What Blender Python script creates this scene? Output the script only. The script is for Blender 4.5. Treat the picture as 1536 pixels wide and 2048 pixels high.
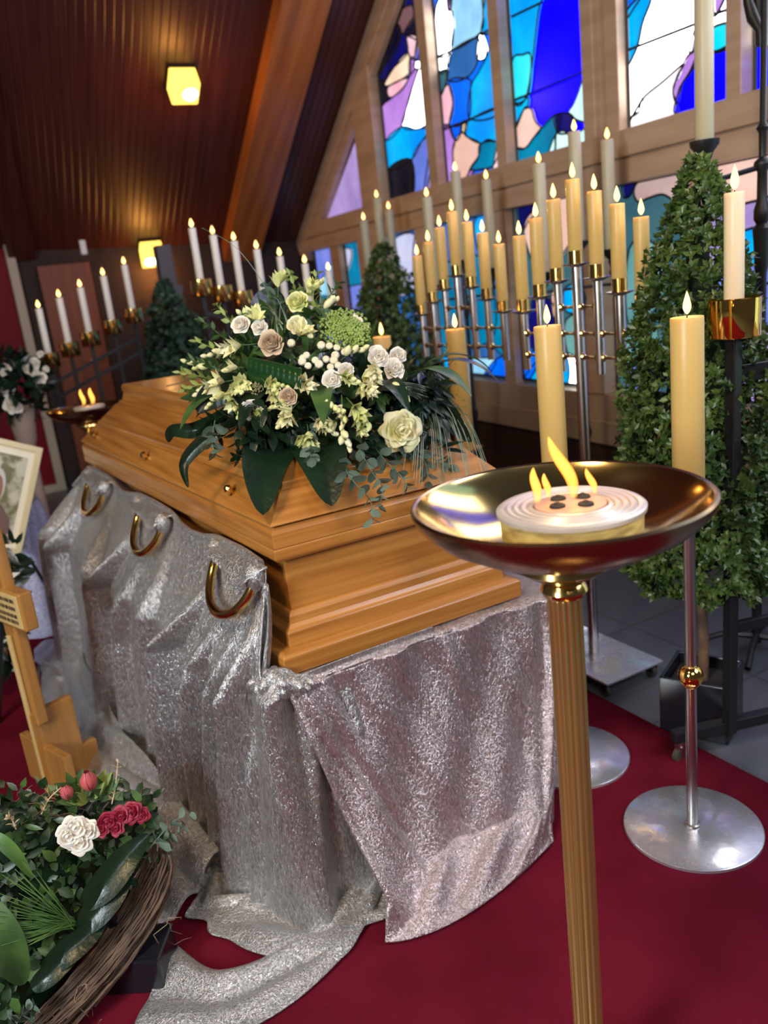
import bpy, math, random
import numpy as np
from math import sin, cos, pi, radians, sqrt, atan2
from mathutils import Vector, Matrix

random.seed(7); rng = np.random.default_rng(7)
for o in list(bpy.data.objects): bpy.data.objects.remove(o)
SC = bpy.context.scene; COL = SC.collection
PI = pi

# ------------------------------------------------------------------ camera
EYE = np.array([0.0, 0.0, 1.55]); FPX = 1657.0
_a, _p, _r = radians(28.0), radians(15.8), radians(6.6)
FWD = np.array([sin(_a)*cos(_p), cos(_a)*cos(_p), -sin(_p)])
_r0 = np.array([cos(_a), -sin(_a), 0.0]); _u0 = np.cross(_r0, FWD)
RGT = _r0*cos(_r) - _u0*sin(_r); UPV = _u0*cos(_r) + _r0*sin(_r)
cam = bpy.data.cameras.new('camera'); co = bpy.data.objects.new('camera', cam); COL.objects.link(co)
co.matrix_world = Matrix(((RGT[0], UPV[0], -FWD[0], EYE[0]), (RGT[1], UPV[1], -FWD[1], EYE[1]), (RGT[2], UPV[2], -FWD[2], EYE[2]), (0, 0, 0, 1)))
cam.sensor_fit = 'VERTICAL'; cam.sensor_height = 36.0; cam.lens = FPX/2048*36.0
cam.clip_start = 0.05; cam.clip_end = 60
cam.dof.use_dof = True; cam.dof.focus_distance = 1.72; cam.dof.aperture_fstop = 3.0
SC.camera = co

# ------------------------------------------------------------------ exposure, world, lights
SC.view_settings.view_transform = 'Standard'; SC.view_settings.look = 'None'
SC.view_settings.gamma = 1.0; SC.view_settings.use_curve_mapping = False
SC.view_settings.exposure = 0.0
W = bpy.data.worlds.new('world'); SC.world = W; W.use_nodes = True
_bg = W.node_tree.nodes['Background']; _bg.inputs[0].default_value = (0.60, 0.60, 0.68, 1); _bg.inputs[1].default_value = 0.075

def area(name, loc, target, size, energy, color, sy=None):
    l = bpy.data.lights.new(name, 'AREA'); l.energy = energy; l.color = color; l.size = size
    if sy: l.shape = 'RECTANGLE'; l.size_y = sy
    o = bpy.data.objects.new(name, l); COL.objects.link(o); o.location = loc
    o.rotation_euler = (Vector(target) - Vector(loc)).to_track_quat('-Z', 'Y').to_euler(); return o
# the chapel's other windows (left of and behind the photographer) and its hall lamps
area('daylight_left', (-2.7, -0.1, 2.1), (0.5, 2.4, 0.5), 0.8, 150, (0.84, 0.93, 1.0), 1.1)
area('daylight_behind', (0.3, -1.3, 3.0), (1.0, 2.0, 0.8), 1.3, 42, (1.0, 0.95, 0.90), 1.0)
area('hall_lamp', (-0.9, 0.6, 3.6), (0.9, 2.4, 0.9), 0.5, 62, (1.0, 0.70, 0.38))
area('daylight_right', (3.0, -0.6, 2.8), (1.5, 2.0, 0.3), 1.6, 60, (0.80, 0.84, 1.0), 1.2)

# ------------------------------------------------------------------ helpers
def at_plane(px, py, P0, n):
    d = FWD + RGT*(px-768)/FPX - UPV*(py-1024)/FPX; n = np.asarray(n, float)
    t = ((np.asarray(P0, float)-EYE)@n)/(d@n); return EYE + d*t
def at_z(px, py, z): return at_plane(px, py, (0, 0, z), (0, 0, 1))
def at_y(px, py, y): return at_plane(px, py, (0, y, 0), (0, 1, 0))
def at_x(px, py, x): return at_plane(px, py, (x, 0, 0), (1, 0, 0))
def at_d(px, py, D): return EYE + (FWD + RGT*(px-768)/FPX - UPV*(py-1024)/FPX)*D
def nrm(v):
    v = np.asarray(v, float); l = np.linalg.norm(v); return v/l if l > 1e-9 else np.array([0, 0, 1.0])
def frame_of(d):
    d = nrm(d); a = np.array([0, 0, 1.0]) if abs(d[2]) < 0.95 else np.array([1.0, 0, 0])
    u = nrm(np.cross(a, d)); return u, np.cross(d, u), d

class MB:
    def __init__(s): s.v = []; s.f = []; s.mi = []
    def add(s, vs, fs, mi=0):
        b = len(s.v); s.v.extend([tuple(map(float, q)) for q in vs])
        for f in fs: s.f.append(tuple(b+i for i in f)); s.mi.append(mi)
    def box(s, c, size, ax=None, mi=0):
        c = np.asarray(c, float); h = np.asarray(size, float)/2
        A = np.eye(3) if ax is None else np.asarray(ax, float)
        vs = [c + A[0]*h[0]*x + A[1]*h[1]*y + A[2]*h[2]*z for z in (-1, 1) for y in (-1, 1) for x in (-1, 1)]
        s.add(vs, [(0, 2, 3, 1), (4, 5, 7, 6), (0, 1, 5, 4), (2, 6, 7, 3), (0, 4, 6, 2), (1, 3, 7, 5)], mi)
    def bar(s, a, b, w, h, up=(0, 0, 1), mi=0):
        a = np.asarray(a, float); b = np.asarray(b, float); d = b-a; L = np.linalg.norm(d); d = d/L
        u = np.asarray(up, float)
        if abs(nrm(u)@d) > 0.98: u = np.array([1.0, 0, 0])
        sd = nrm(np.cross(d, u)); u2 = np.cross(sd, d); s.box((a+b)/2, (L, w, h), (d, sd, u2), mi)
    def lathe(s, prof, c=(0, 0, 0), seg=24, axis=(0, 0, 1), mi=0, rmod=None, cap=True):
        u, v, d = frame_of(axis); c = np.asarray(c, float); vs = []; fs = []
        for (r, z) in prof:
            for k in range(seg):
                a = 2*PI*k/seg; rr = r*(rmod(a, z) if rmod else 1)
                vs.append(c + u*cos(a)*rr + v*sin(a)*rr + d*z)
        n = len(prof)
        for i in range(n-1):
            for k in range(seg):
                k2 = (k+1) % seg; fs.append((i*seg+k, i*seg+k2, (i+1)*seg+k2, (i+1)*seg+k))
        if cap:
            if prof[0][0] > 1e-6: fs.append(tuple(range(seg-1, -1, -1)))
            if prof[-1][0] > 1e-6: fs.append(tuple((n-1)*seg+k for k in range(seg)))
        s.add(vs, fs, mi)
    def cyl(s, a, b, r0, r1=None, seg=16, mi=0):
        a = np.asarray(a, float); b = np.asarray(b, float); L = np.linalg.norm(b-a)
        s.lathe([(r0, 0), (r0 if r1 is None else r1, L)], a, seg, b-a, mi)
    def tube(s, path, r, seg=8, mi=0):
        P = [np.asarray(p, float) for p in path]; n = len(P)
        R = r if hasattr(r, '__len__') else [r]*n
        vs = []; fs = []; pu = None
        for i in range(n):
            d = nrm(P[min(i+1, n-1)] - P[max(i-1, 0)])
            if pu is None: u = frame_of(d)[0]
            else: u = nrm(pu - d*(pu@d))
            pu = u; w = np.cross(d, u)
            for k in range(seg):
                a = 2*PI*k/seg; vs.append(P[i] + (u*cos(a)+w*sin(a))*R[i])
        for i in range(n-1):
            for k in range(seg):
                k2 = (k+1) % seg; fs.append((i*seg+k, i*seg+k2, (i+1)*seg+k2, (i+1)*seg+k))
        fs.append(tuple(range(seg-1, -1, -1))); fs.append(tuple((n-1)*seg+k for k in range(seg)))
        s.add(vs, fs, mi)
    def ball(s, c, r, seg=10, ring=6, sc=(1, 1, 1), axis=(0, 0, 1), mi=0):
        u, v, d = frame_of(axis); c = np.asarray(c, float); vs = [c - d*r*sc[2]]; fs = []
        for i in range(1, ring):
            t = PI*i/ring
            for k in range(seg):
                a = 2*PI*k/seg
                vs.append(c + u*cos(a)*sin(t)*r*sc[0] + v*sin(a)*sin(t)*r*sc[1] - d*cos(t)*r*sc[2])
        vs.append(c + d*r*sc[2]); top = len(vs)-1
        for k in range(seg):
            k2 = (k+1) % seg; fs.append((0, 1+k2, 1+k))
            for i in range(ring-2): fs.append((1+i*seg+k, 1+i*seg+k2, 1+(i+1)*seg+k2, 1+(i+1)*seg+k))
            fs.append((top, 1+(ring-2)*seg+k, 1+(ring-2)*seg+k2))
        s.add(vs, fs, mi)
    def grid(s, P, mi=0, flip=False):
        n, m = len(P), len(P[0]); vs = [q for row in P for q in row]; fs = []
        for i in range(n-1):
            for j in range(m-1):
                q = (i*m+j, i*m+j+1, (i+1)*m+j+1, (i+1)*m+j); fs.append(q[::-1] if flip else q)
        s.add(vs, fs, mi)
    def rings(s, R, mi=0, caps=True):
        n = len(R); m = len(R[0]); vs = [q for r in R for q in r]; fs = []
        mis = mi if hasattr(mi, '__call__') else None; b = len(s.v)
        s.v.extend([tuple(map(float, q)) for q in vs])
        for i in range(n-1):
            for k in range(m):
                k2 = (k+1) % m; s.f.append((b+i*m+k, b+i*m+k2, b+(i+1)*m+k2, b+(i+1)*m+k)); s.mi.append(mis(k) if mis else mi)
        if caps:
            s.f.append(tuple(b+i for i in range(m-1, -1, -1))); s.mi.append(mis(-1) if mis else mi)
            s.f.append(tuple(b+(n-1)*m+i for i in range(m))); s.mi.append(mis(-1) if mis else mi)
    def leaf(s, p0, d, n, L, Wd, bend=0.0, fold=0.15, k=6, sharp=1.0, down=None, mi=0, wpos=0.45, twist=0.0):
        p0 = np.asarray(p0, float); d = nrm(d); n = np.asarray(n, float); sd = np.cross(d, n)
        sd = nrm(sd) if np.linalg.norm(sd) > 1e-4 else frame_of(d)[0]; n = np.cross(sd, d)
        bv = -n if down is None else np.asarray(down, float)
        vs = []; fs = []
        for i in range(k+1):
            t = i/k
            c = p0 + d*L*t + bv*bend*L*t*t
            w = Wd*0.5*(sin(PI*t**(math.log(0.5)/math.log(wpos)))**sharp if 0 < t < 1 else 0.02)
            a = twist*t; s2 = sd*cos(a)+n*sin(a); n2 = n*cos(a)-sd*sin(a)
            vs += [c - s2*w + n2*w*fold, c - n2*w*fold*0.3, c + s2*w + n2*w*fold]
        for i in range(k):
            b = 3*i; fs += [(b, b+1, b+4, b+3), (b+1, b+2, b+5, b+4)]
        s.add(vs, fs, mi)
    def build(s, name, mats, parent=None, smooth=True, bevel=0, solid=0, subsurf=0, sharp=40):
        me = bpy.data.meshes.new(name); me.from_pydata(s.v, [], s.f)
        mats = mats if isinstance(mats, (list, tuple)) else [mats]
        for m in mats: me.materials.append(m)
        if len(mats) > 1: me.polygons.foreach_set('material_index', s.mi)
        me.update()
        if smooth:
            me.polygons.foreach_set('use_smooth', [True]*len(me.polygons))
            if sharp and sharp < 180: me.set_sharp_from_angle(angle=radians(sharp))
        o = bpy.data.objects.new(name, me); COL.objects.link(o)
        if parent is not None:
            o.parent = parent
            if parent.type == 'EMPTY': o.matrix_parent_inverse = Matrix.Translation(-Vector(parent.location))
        if solid:
            q = o.modifiers.new('thickness', 'SOLIDIFY'); q.thickness = solid; q.offset = 0
        if bevel:
            q = o.modifiers.new('bevel', 'BEVEL'); q.width = bevel; q.segments = 2; q.limit_method = 'ANGLE'; q.angle_limit = radians(35)
        if subsurf:
            q = o.modifiers.new('sub', 'SUBSURF'); q.levels = subsurf; q.render_levels = subsurf
        return o

def empty(name, loc):
    o = bpy.data.objects.new(name, None); COL.objects.link(o); o.location = tuple(map(float, loc)); o.empty_display_size = 0.1; return o
def tag(o, label, cat, group=None, kind=None):
    o['label'] = label; o['category'] = cat
    if group: o['group'] = group
    if kind: o['kind'] = kind
    return o
def thing(name, loc, label, cat, group=None): return tag(empty(name, loc), label, cat, group)
def struct(o): o['kind'] = 'structure'; return o
def copy_tree(o, parent=None):
    c = o.copy(); COL.objects.link(c)
    if parent is not None: c.parent = parent
    for ch in list(o.children): copy_tree(ch, c)
    return c
def cr(P, n):
    """Catmull-Rom through rows of P, n samples per span"""
    P = np.asarray(P, float); m = len(P); out = []
    for i in range(m-1):
        a, b, c, d = P[max(i-1, 0)], P[i], P[i+1], P[min(i+2, m-1)]
        for k in range(n):
            t = k/n; out.append(0.5*((2*b)+(c-a)*t+(2*a-5*b+4*c-d)*t*t+(3*b-a-3*c+d)*t**3))
    out.append(P[-1]); return np.array(out)
def cr_closed(P, n):
    P = np.asarray(P, float); m = len(P); out = []
    for i in range(m):
        a, b, c, d = P[i-1], P[i], P[(i+1) % m], P[(i+2) % m]
        for k in range(n):
            t = k/n; out.append(0.5*((2*b)+(c-a)*t+(2*a-5*b+4*c-d)*t*t+(3*b-a-3*c+d)*t**3))
    return np.array(out)

# ------------------------------------------------------------------ materials
def mat(name, color, rough=0.5, metal=0.0, var=None, vscale=8.0, vstretch=(1, 1, 1), bump=0.0, bscale=60.0, bstretch=(1, 1, 1),
        spec=0.5, sheen=0.0, sss=0.0, sssr=(0.02, 0.01, 0.005), emit=None, estr=0.0, coat=0.0, transl=0.0, aniso=0.0, detail=4.0, rvar=0.0, lo=0.35, hi=0.65):
    m = bpy.data.materials.new(name); m.use_nodes = True; nt = m.node_tree; b = nt.nodes['Principled BSDF']
    b.inputs['Base Color'].default_value = (*color, 1); b.inputs['Roughness'].default_value = rough; b.inputs['Metallic'].default_value = metal
    b.inputs['Specular IOR Level'].default_value = spec; b.inputs['Sheen Weight'].default_value = sheen; b.inputs['Coat Weight'].default_value = coat
    b.inputs['Coat Roughness'].default_value = 0.15; b.inputs['Anisotropic'].default_value = aniso
    if sss: b.inputs['Subsurface Weight'].default_value = sss; b.inputs['Subsurface Radius'].default_value = sssr; b.inputs['Subsurface Scale'].default_value = 1.0
    if emit: b.inputs['Emission Color'].default_value = (*emit, 1); b.inputs['Emission Strength'].default_value = estr
    def noise(scale, stretch, det):
        tc = nt.nodes.new('ShaderNodeTexCoord'); mp = nt.nodes.new('ShaderNodeMapping'); mp.inputs['Scale'].default_value = stretch
        nz = nt.nodes.new('ShaderNodeTexNoise'); nz.inputs['Scale'].default_value = scale; nz.inputs['Detail'].default_value = det
        nt.links.new(tc.outputs['Object'], mp.inputs[0]); nt.links.new(mp.outputs[0], nz.inputs['Vector']); return nz
    if var:
        nz = noise(vscale, vstretch, detail); rp = nt.nodes.new('ShaderNodeValToRGB')
        rp.color_ramp.elements[0].position = lo; rp.color_ramp.elements[1].position = hi
        rp.color_ramp.elements[0].color = (*color, 1); rp.color_ramp.elements[1].color = (*var, 1)
        nt.links.new(nz.outputs['Fac'], rp.inputs[0]); nt.links.new(rp.outputs[0], b.inputs['Base Color'])
        if rvar:
            mr = nt.nodes.new('ShaderNodeMapRange'); mr.inputs[3].default_value = rough-rvar; mr.inputs[4].default_value = rough+rvar
            mr.inputs[1].default_value = 0.3; mr.inputs[2].default_value = 0.7
            nt.links.new(nz.outputs['Fac'], mr.inputs[0]); nt.links.new(mr.outputs[0], b.inputs['Roughness'])
    if bump:
        nz = noise(bscale, bstretch, 3.0); bp = nt.nodes.new('ShaderNodeBump'); bp.inputs['Strength'].default_value = bump; bp.inputs['Distance'].default_value = 0.01
        nt.links.new(nz.outputs['Fac'], bp.inputs['Height']); nt.links.new(bp.outputs[0], b.inputs['Normal'])
    if transl:
        tr = nt.nodes.new('ShaderNodeBsdfTranslucent'); mx = nt.nodes.new('ShaderNodeMixShader'); mx.inputs[0].default_value = transl
        tr.inputs[0].default_value = (*(var or color), 1); out = nt.nodes['Material Output']
        nt.links.new(b.outputs[0], mx.inputs[1]); nt.links.new(tr.outputs[0], mx.inputs[2]); nt.links.new(mx.outputs[0], out.inputs[0])
    return m
def stripes(m, axis, pitch, depth=0.6, dark=0.35):
    """board joints: a narrow groove every `pitch` metres along an object axis"""
    nt = m.node_tree; b = nt.nodes['Principled BSDF']; tc = nt.nodes.new('ShaderNodeTexCoord'); sx = nt.nodes.new('ShaderNodeSeparateXYZ')
    nt.links.new(tc.outputs['Object'], sx.inputs[0])
    d = nt.nodes.new('ShaderNodeMath'); d.operation = 'DIVIDE'; d.inputs[1].default_value = pitch; nt.links.new(sx.outputs[axis], d.inputs[0])
    fr = nt.nodes.new('ShaderNodeMath'); fr.operation = 'FRACT'; nt.links.new(d.outputs[0], fr.inputs[0])
    rp = nt.nodes.new('ShaderNodeValToRGB'); e = rp.color_ramp.elements
    e[0].position = 0.0; e[0].color = (0, 0, 0, 1); e[1].position = 0.10; e[1].color = (1, 1, 1, 1)
    e2 = rp.color_ramp.elements.new(0.90); e2.color = (1, 1, 1, 1); e3 = rp.color_ramp.elements.new(1.0); e3.color = (0, 0, 0, 1)
    nt.links.new(fr.outputs[0], rp.inputs[0])
    bp = nt.nodes.new('ShaderNodeBump'); bp.inputs['Strength'].default_value = depth; bp.inputs['Distance'].default_value = 0.012
    nt.links.new(rp.outputs[0], bp.inputs['Height']); nt.links.new(bp.outputs[0], b.inputs['Normal'])
    src = b.inputs['Base Color'].links[0].from_socket if b.inputs['Base Color'].is_linked else None
    mx = nt.nodes.new('ShaderNodeMix'); mx.data_type = 'RGBA'; mx.blend_type = 'MULTIPLY'
    ml = nt.nodes.new('ShaderNodeMapRange'); ml.inputs[3].default_value = 1-dark; nt.links.new(rp.outputs[0], ml.inputs[0])
    mx.inputs[0].default_value = 1.0
    if src: nt.links.new(src, mx.inputs[6])
    else: mx.inputs[6].default_value = b.inputs['Base Color'].default_value
    nt.links.new(ml.outputs[0], mx.inputs[7]); nt.links.new(mx.outputs[2], b.inputs['Base Color'])
def brick(name, c1, c2, mortar, scale, rough=0.7, offset=0.5, bw=0.5, rh=0.25, axes=None, msize=0.02, bump=0.4):
    m = bpy.data.materials.new(name); m.use_nodes = True; nt = m.node_tree; b = nt.nodes['Principled BSDF']; b.inputs['Roughness'].default_value = rough
    tc = nt.nodes.new('ShaderNodeTexCoord'); mp = nt.nodes.new('ShaderNodeMapping')
    if axes: mp.inputs['Rotation'].default_value = axes
    bt = nt.nodes.new('ShaderNodeTexBrick'); bt.inputs['Color1'].default_value = (*c1, 1); bt.inputs['Color2'].default_value = (*c2, 1); bt.inputs['Mortar'].default_value = (*mortar, 1)
    bt.inputs['Scale'].default_value = scale; bt.inputs['Mortar Size'].default_value = msize; bt.offset = offset
    bt.inputs['Brick Width'].default_value = bw; bt.inputs['Row Height'].default_value = rh
    nt.links.new(tc.outputs['Object'], mp.inputs[0]); nt.links.new(mp.outputs[0], bt.inputs[0]); nt.links.new(bt.outputs[0], b.inputs['Base Color'])
    bp = nt.nodes.new('ShaderNodeBump'); bp.inputs['Strength'].default_value = bump; bp.inputs['Distance'].default_value = 0.01; bp.invert = True
    nt.links.new(bt.outputs['Fac'], bp.inputs['Height']); nt.links.new(bp.outputs[0], b.inputs['Normal']); return m

OAK_A, OAK_B = (0.47, 0.200, 0.042), (0.31, 0.115, 0.020)
oak_y = mat('oak_along', OAK_A, 0.32, var=OAK_B, vscale=3.0, vstretch=(14, 0.55, 14), bump=0.05, bscale=6, bstretch=(40, 1, 40), coat=0.25, detail=6)
oak_x = mat('oak_across', OAK_A, 0.32, var=OAK_B, vscale=3.0, vstretch=(0.55, 14, 14), bump=0.05, bscale=6, bstretch=(1, 40, 40), coat=0.25, detail=6)
def velvet(name, a, b_, metal=0.86):
    """crushed velvet: the pile lies in all directions, so fine patches mirror the light differently"""
    m = bpy.data.materials.new(name); m.use_nodes = True; nt = m.node_tree; p = nt.nodes['Principled BSDF']
    tc = nt.nodes.new('ShaderNodeTexCoord')
    def nz(scale, st, det, dist=0.0):
        mp = nt.nodes.new('ShaderNodeMapping'); mp.inputs['Scale'].default_value = st; mp.inputs['Rotation'].default_value = (0.35, 0.3, 0.2)
        n = nt.nodes.new('ShaderNodeTexNoise'); n.inputs['Scale'].default_value = scale; n.inputs['Detail'].default_value = det; n.inputs['Distortion'].default_value = dist
        nt.links.new(tc.outputs['Object'], mp.inputs[0]); nt.links.new(mp.outputs[0], n.inputs['Vector']); return n
    n1 = nz(26, (1, 1, 0.5), 5, 1.5); n2 = nz(190, (1, 1, 0.30), 5, 1.4)
    rp = nt.nodes.new('ShaderNodeValToRGB'); rp.color_ramp.elements[0].position = 0.40; rp.color_ramp.elements[1].position = 0.66
    rp.color_ramp.elements[0].color = (*a, 1); rp.color_ramp.elements[1].color = (*b_, 1)
    ml = nt.nodes.new('ShaderNodeMath'); ml.operation = 'MULTIPLY_ADD'; ml.inputs[1].default_value = 0.16; nt.links.new(n1.outputs['Fac'], ml.inputs[0])
    m2 = nt.nodes.new('ShaderNodeMath'); m2.operation = 'MULTIPLY'; m2.inputs[1].default_value = 0.86; nt.links.new(n2.outputs['Fac'], m2.inputs[0]); nt.links.new(m2.outputs[0], ml.inputs[2])
    nt.links.new(ml.outputs[0], rp.inputs[0]); nt.links.new(rp.outputs[0], p.inputs['Base Color'])
    bp = nt.nodes.new('ShaderNodeBump'); bp.inputs['Strength'].default_value = 0.9; bp.inputs['Distance'].default_value = 0.0058
    nt.links.new(ml.outputs[0], bp.inputs['Height']); nt.links.new(bp.outputs[0], p.inputs['Normal'])
    p.inputs['Metallic'].default_value = metal; p.inputs['Roughness'].default_value = 0.26; p.inputs['Sheen Weight'].default_value = 0.2; p.inputs['Sheen Roughness'].default_value = 0.3
    return m
silver_velvet = velvet('silver_velvet', (0.36, 0.34, 0.335), (0.66, 0.655, 0.66))
mauve_velvet = velvet('mauve_silver_velvet', (0.44, 0.36, 0.35), (0.74, 0.65, 0.69))
lilac_velvet = velvet('lilac_velvet', (0.26, 0.25, 0.40), (0.66, 0.66, 0.84), 0.35)
carpet_m = mat('red_carpet', (0.112, 0.0075, 0.017), 1.0, var=(0.145, 0.010, 0.024), vscale=5, bump=0.5, bscale=420, spec=0.0)
slate = brick('slate_tiles', (0.080, 0.086, 0.106), (0.096, 0.102, 0.122), (0.05, 0.053, 0.062), 1.0, 0.38, 0.0, 0.6, 0.6, msize=0.006, bump=0.15)
plinth_m = brick('dark_brick', (0.060, 0.026, 0.022), (0.040, 0.018, 0.016), (0.030, 0.024, 0.024), 1.0, 0.75, 0.0, 0.062, 0.22, axes=(PI/2, 0, PI/2+0.07), msize=0.006)
backwall_m = brick('brown_brick', (0.034, 0.015, 0.012), (0.024, 0.011, 0.010), (0.020, 0.012, 0.011), 1.0, 0.8, 0.5, 0.25, 0.075, axes=(PI/2, 0, 0), msize=0.008)
ceil_m = mat('dark_boards', (0.050, 0.011, 0.010), 0.40, var=(0.075, 0.018, 0.015), vscale=1.6, vstretch=(9, 0.5, 0.5), spec=0.5, detail=5); stripes(ceil_m, 0, 0.060, 0.35, 0.5)
beam_m = mat('beam_wood', (0.42, 0.135, 0.030), 0.28, var=(0.27, 0.080, 0.020), vscale=1.4, vstretch=(9, 0.4, 0.4), spec=0.55)  # the lamp's orange glow on the beam is put into the wood colour
timber = mat('window_timber', (0.56, 0.40, 0.29), 0.42, var=(0.46, 0.31, 0.215), vscale=2.2, vstretch=(1, 1, 7), detail=5)
sillm = mat('window_sill_wood', (0.50, 0.40, 0.28), 0.45, var=(0.44, 0.34, 0.24), vscale=3)
lead_m = mat('lead', (0.02, 0.02, 0.025), 0.5, 0.4)
doorwood = mat('door_wood', (0.20, 0.045, 0.009), 0.5, var=(0.14, 0.03, 0.007), vscale=2, vstretch=(9, 9, 0.6))
redpanel = mat('red_panel', (0.17, 0.002, 0.010), 0.6, var=(0.14, 0.002, 0.010), vscale=2, spec=0.2)
creamtrim = mat('cream_trim', (0.40, 0.33, 0.25), 0.5)
steel = mat('brushed_steel', (0.56, 0.53, 0.51), 0.27, 1.0, bump=0.03, bscale=30, bstretch=(20, 20, 0.3))
brass = mat('brass', (0.78, 0.50, 0.16), 0.17, 1.0, bump=0.02, bscale=14)
brass_dark = mat('aged_brass', (0.70, 0.52, 0.22), 0.16, 1.0, var=(0.60, 0.43, 0.17), vscale=9, bump=0.02, bscale=10)
brass_col = mat('column_brass', (0.80, 0.61, 0.21), 0.30, 0.95)
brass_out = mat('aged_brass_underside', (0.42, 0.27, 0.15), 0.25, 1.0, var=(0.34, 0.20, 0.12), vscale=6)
gold = mat('polished_gold', (0.95, 0.58, 0.14), 0.06, 1.0)
iron = mat('black_iron', (0.012, 0.012, 0.014), 0.42, 0.3, bump=0.08, bscale=90)
black_gloss = mat('black_gloss', (0.010, 0.010, 0.014), 0.18)
rubber = mat('caster_rubber', (0.05, 0.045, 0.04), 0.6)
grey_speaker = mat('grey_cabinet', (0.10, 0.10, 0.13), 0.6)
white_pl = mat('white_plastic', (0.75, 0.75, 0.75), 0.4)
wax_ivory = mat('ivory_wax', (0.62, 0.435, 0.150), 0.38, sss=0.6, sssr=(0.030, 0.014, 0.004), spec=0.45)
wax_cream = mat('cream_wax', (0.80, 0.66, 0.45), 0.38, sss=0.5, sssr=(0.025, 0.014, 0.006), spec=0.45)
wax_pale = mat('pale_wax', (0.50, 0.45, 0.31), 0.4, sss=0.4, sssr=(0.02, 0.012, 0.006))
wax_white = mat('white_wax', (0.84, 0.78, 0.70), 0.35, sss=0.4, sssr=(0.02, 0.012, 0.008))
wick_m = mat('burnt_wick', (0.02, 0.012, 0.01), 0.9)
def emis(name, c, s):
    m = bpy.data.materials.new(name); m.use_nodes = True; nt = m.node_tree; nt.nodes.remove(nt.nodes['Principled BSDF'])
    e = nt.nodes.new('ShaderNodeEmission'); e.inputs[0].default_value = (*c, 1); e.inputs[1].default_value = s; nt.links.new(e.outputs[0], nt.nodes['Material Output'].inputs[0]); return m
flame_m = emis('candle_flame', (1.0, 0.64, 0.20), 4.2)
def fire_mat():
    m = bpy.data.materials.new('fire'); m.use_nodes = True; nt = m.node_tree; nt.nodes.remove(nt.nodes['Principled BSDF'])
    lw = nt.nodes.new('ShaderNodeLayerWeight'); lw.inputs[0].default_value = 0.45; tc = nt.nodes.new('ShaderNodeTexCoord'); sx = nt.nodes.new('ShaderNodeSeparateXYZ')
    nt.links.new(tc.outputs['Generated'], sx.inputs[0])
    e = nt.nodes.new('ShaderNodeEmission'); t = nt.nodes.new('ShaderNodeBsdfTransparent'); mx = nt.nodes.new('ShaderNodeMixShader')
    rp = nt.nodes.new('ShaderNodeValToRGB'); rp.color_ramp.elements[0].color = (1.0, 0.55, 0.09, 1); rp.color_ramp.elements[1].color = (1.0, 0.20, 0.008, 1)
    nt.links.new(lw.outputs['Facing'], rp.inputs[0]); nt.links.new(rp.outputs[0], e.inputs[0]); e.inputs[1].default_value = 2.3
    hz = nt.nodes.new('ShaderNodeMapRange'); hz.inputs[1].default_value = 0.0; hz.inputs[2].default_value = 0.45; hz.inputs[3].default_value = 0.15; hz.inputs[4].default_value = 0.95
    nt.links.new(sx.outputs[2], hz.inputs[0])
    ed = nt.nodes.new('ShaderNodeMapRange'); ed.inputs[1].default_value = 0.35; ed.inputs[2].default_value = 1.0; ed.inputs[3].default_value = 1.0; ed.inputs[4].default_value = 0.25
    nt.links.new(lw.outputs['Facing'], ed.inputs[0])
    mu = nt.nodes.new('ShaderNodeMath'); mu.operation = 'MULTIPLY'; nt.links.new(hz.outputs[0], mu.inputs[0]); nt.links.new(ed.outputs[0], mu.inputs[1])
    nt.links.new(mu.outputs[0], mx.inputs[0]); nt.links.new(t.outputs[0], mx.inputs[1]); nt.links.new(e.outputs[0], mx.inputs[2])
    nt.links.new(mx.outputs[0], nt.nodes['Material Output'].inputs[0]); return m
fire_m = fire_mat()
box_leaf = mat('boxwood_leaf', (0.026, 0.060, 0.016), 0.33, var=(0.105, 0.170, 0.036), vscale=11, transl=0.18, spec=0.55)
box_leaf_b = mat('boxwood_leaf_blue', (0.022, 0.065, 0.042), 0.38, var=(0.060, 0.140, 0.085), vscale=9, transl=0.15, spec=0.55)
bark = mat('bark', (0.16, 0.09, 0.05), 0.85, var=(0.09, 0.05, 0.03), vscale=20, bump=0.6, bscale=40)
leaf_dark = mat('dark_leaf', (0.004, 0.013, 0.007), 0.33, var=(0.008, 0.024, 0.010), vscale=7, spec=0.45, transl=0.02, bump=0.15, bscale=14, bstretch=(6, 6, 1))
leaf_mid = mat('mid_leaf', (0.028, 0.070, 0.020), 0.40, var=(0.075, 0.145, 0.035), vscale=14, transl=0.18)
leaf_lime = mat('lime_leaf', (0.19, 0.27, 0.055), 0.45, var=(0.32, 0.40, 0.10), vscale=14, transl=0.3)
leaf_euca = mat('eucalyptus_leaf', (0.085, 0.135, 0.098), 0.5, var=(0.16, 0.22, 0.17), vscale=10, transl=0.15)
grass_m = mat('blue_grass', (0.11, 0.19, 0.13), 0.25, var=(0.34, 0.42, 0.36), vscale=12, transl=0.15)
grass_g = mat('green_grass', (0.06, 0.15, 0.035), 0.4, var=(0.13, 0.25, 0.06), vscale=12, transl=0.2)
petal_white = mat('white_petal', (0.80, 0.76, 0.68), 0.5, transl=0.12, sheen=0.2)
petal_cream = mat('cream_petal', (0.72, 0.70, 0.34), 0.5, var=(0.80, 0.76, 0.52), vscale=20, transl=0.15)
petal_blush = mat('blush_petal', (0.55, 0.42, 0.30), 0.5, transl=0.12)
petal_lime = mat('lime_petal', (0.58, 0.62, 0.20), 0.5, var=(0.76, 0.76, 0.42), vscale=20, transl=0.15)
petal_pink = mat('coral_pink_petal', (0.66, 0.13, 0.13), 0.45, var=(0.52, 0.10, 0.11), vscale=20, transl=0.25)
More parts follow.
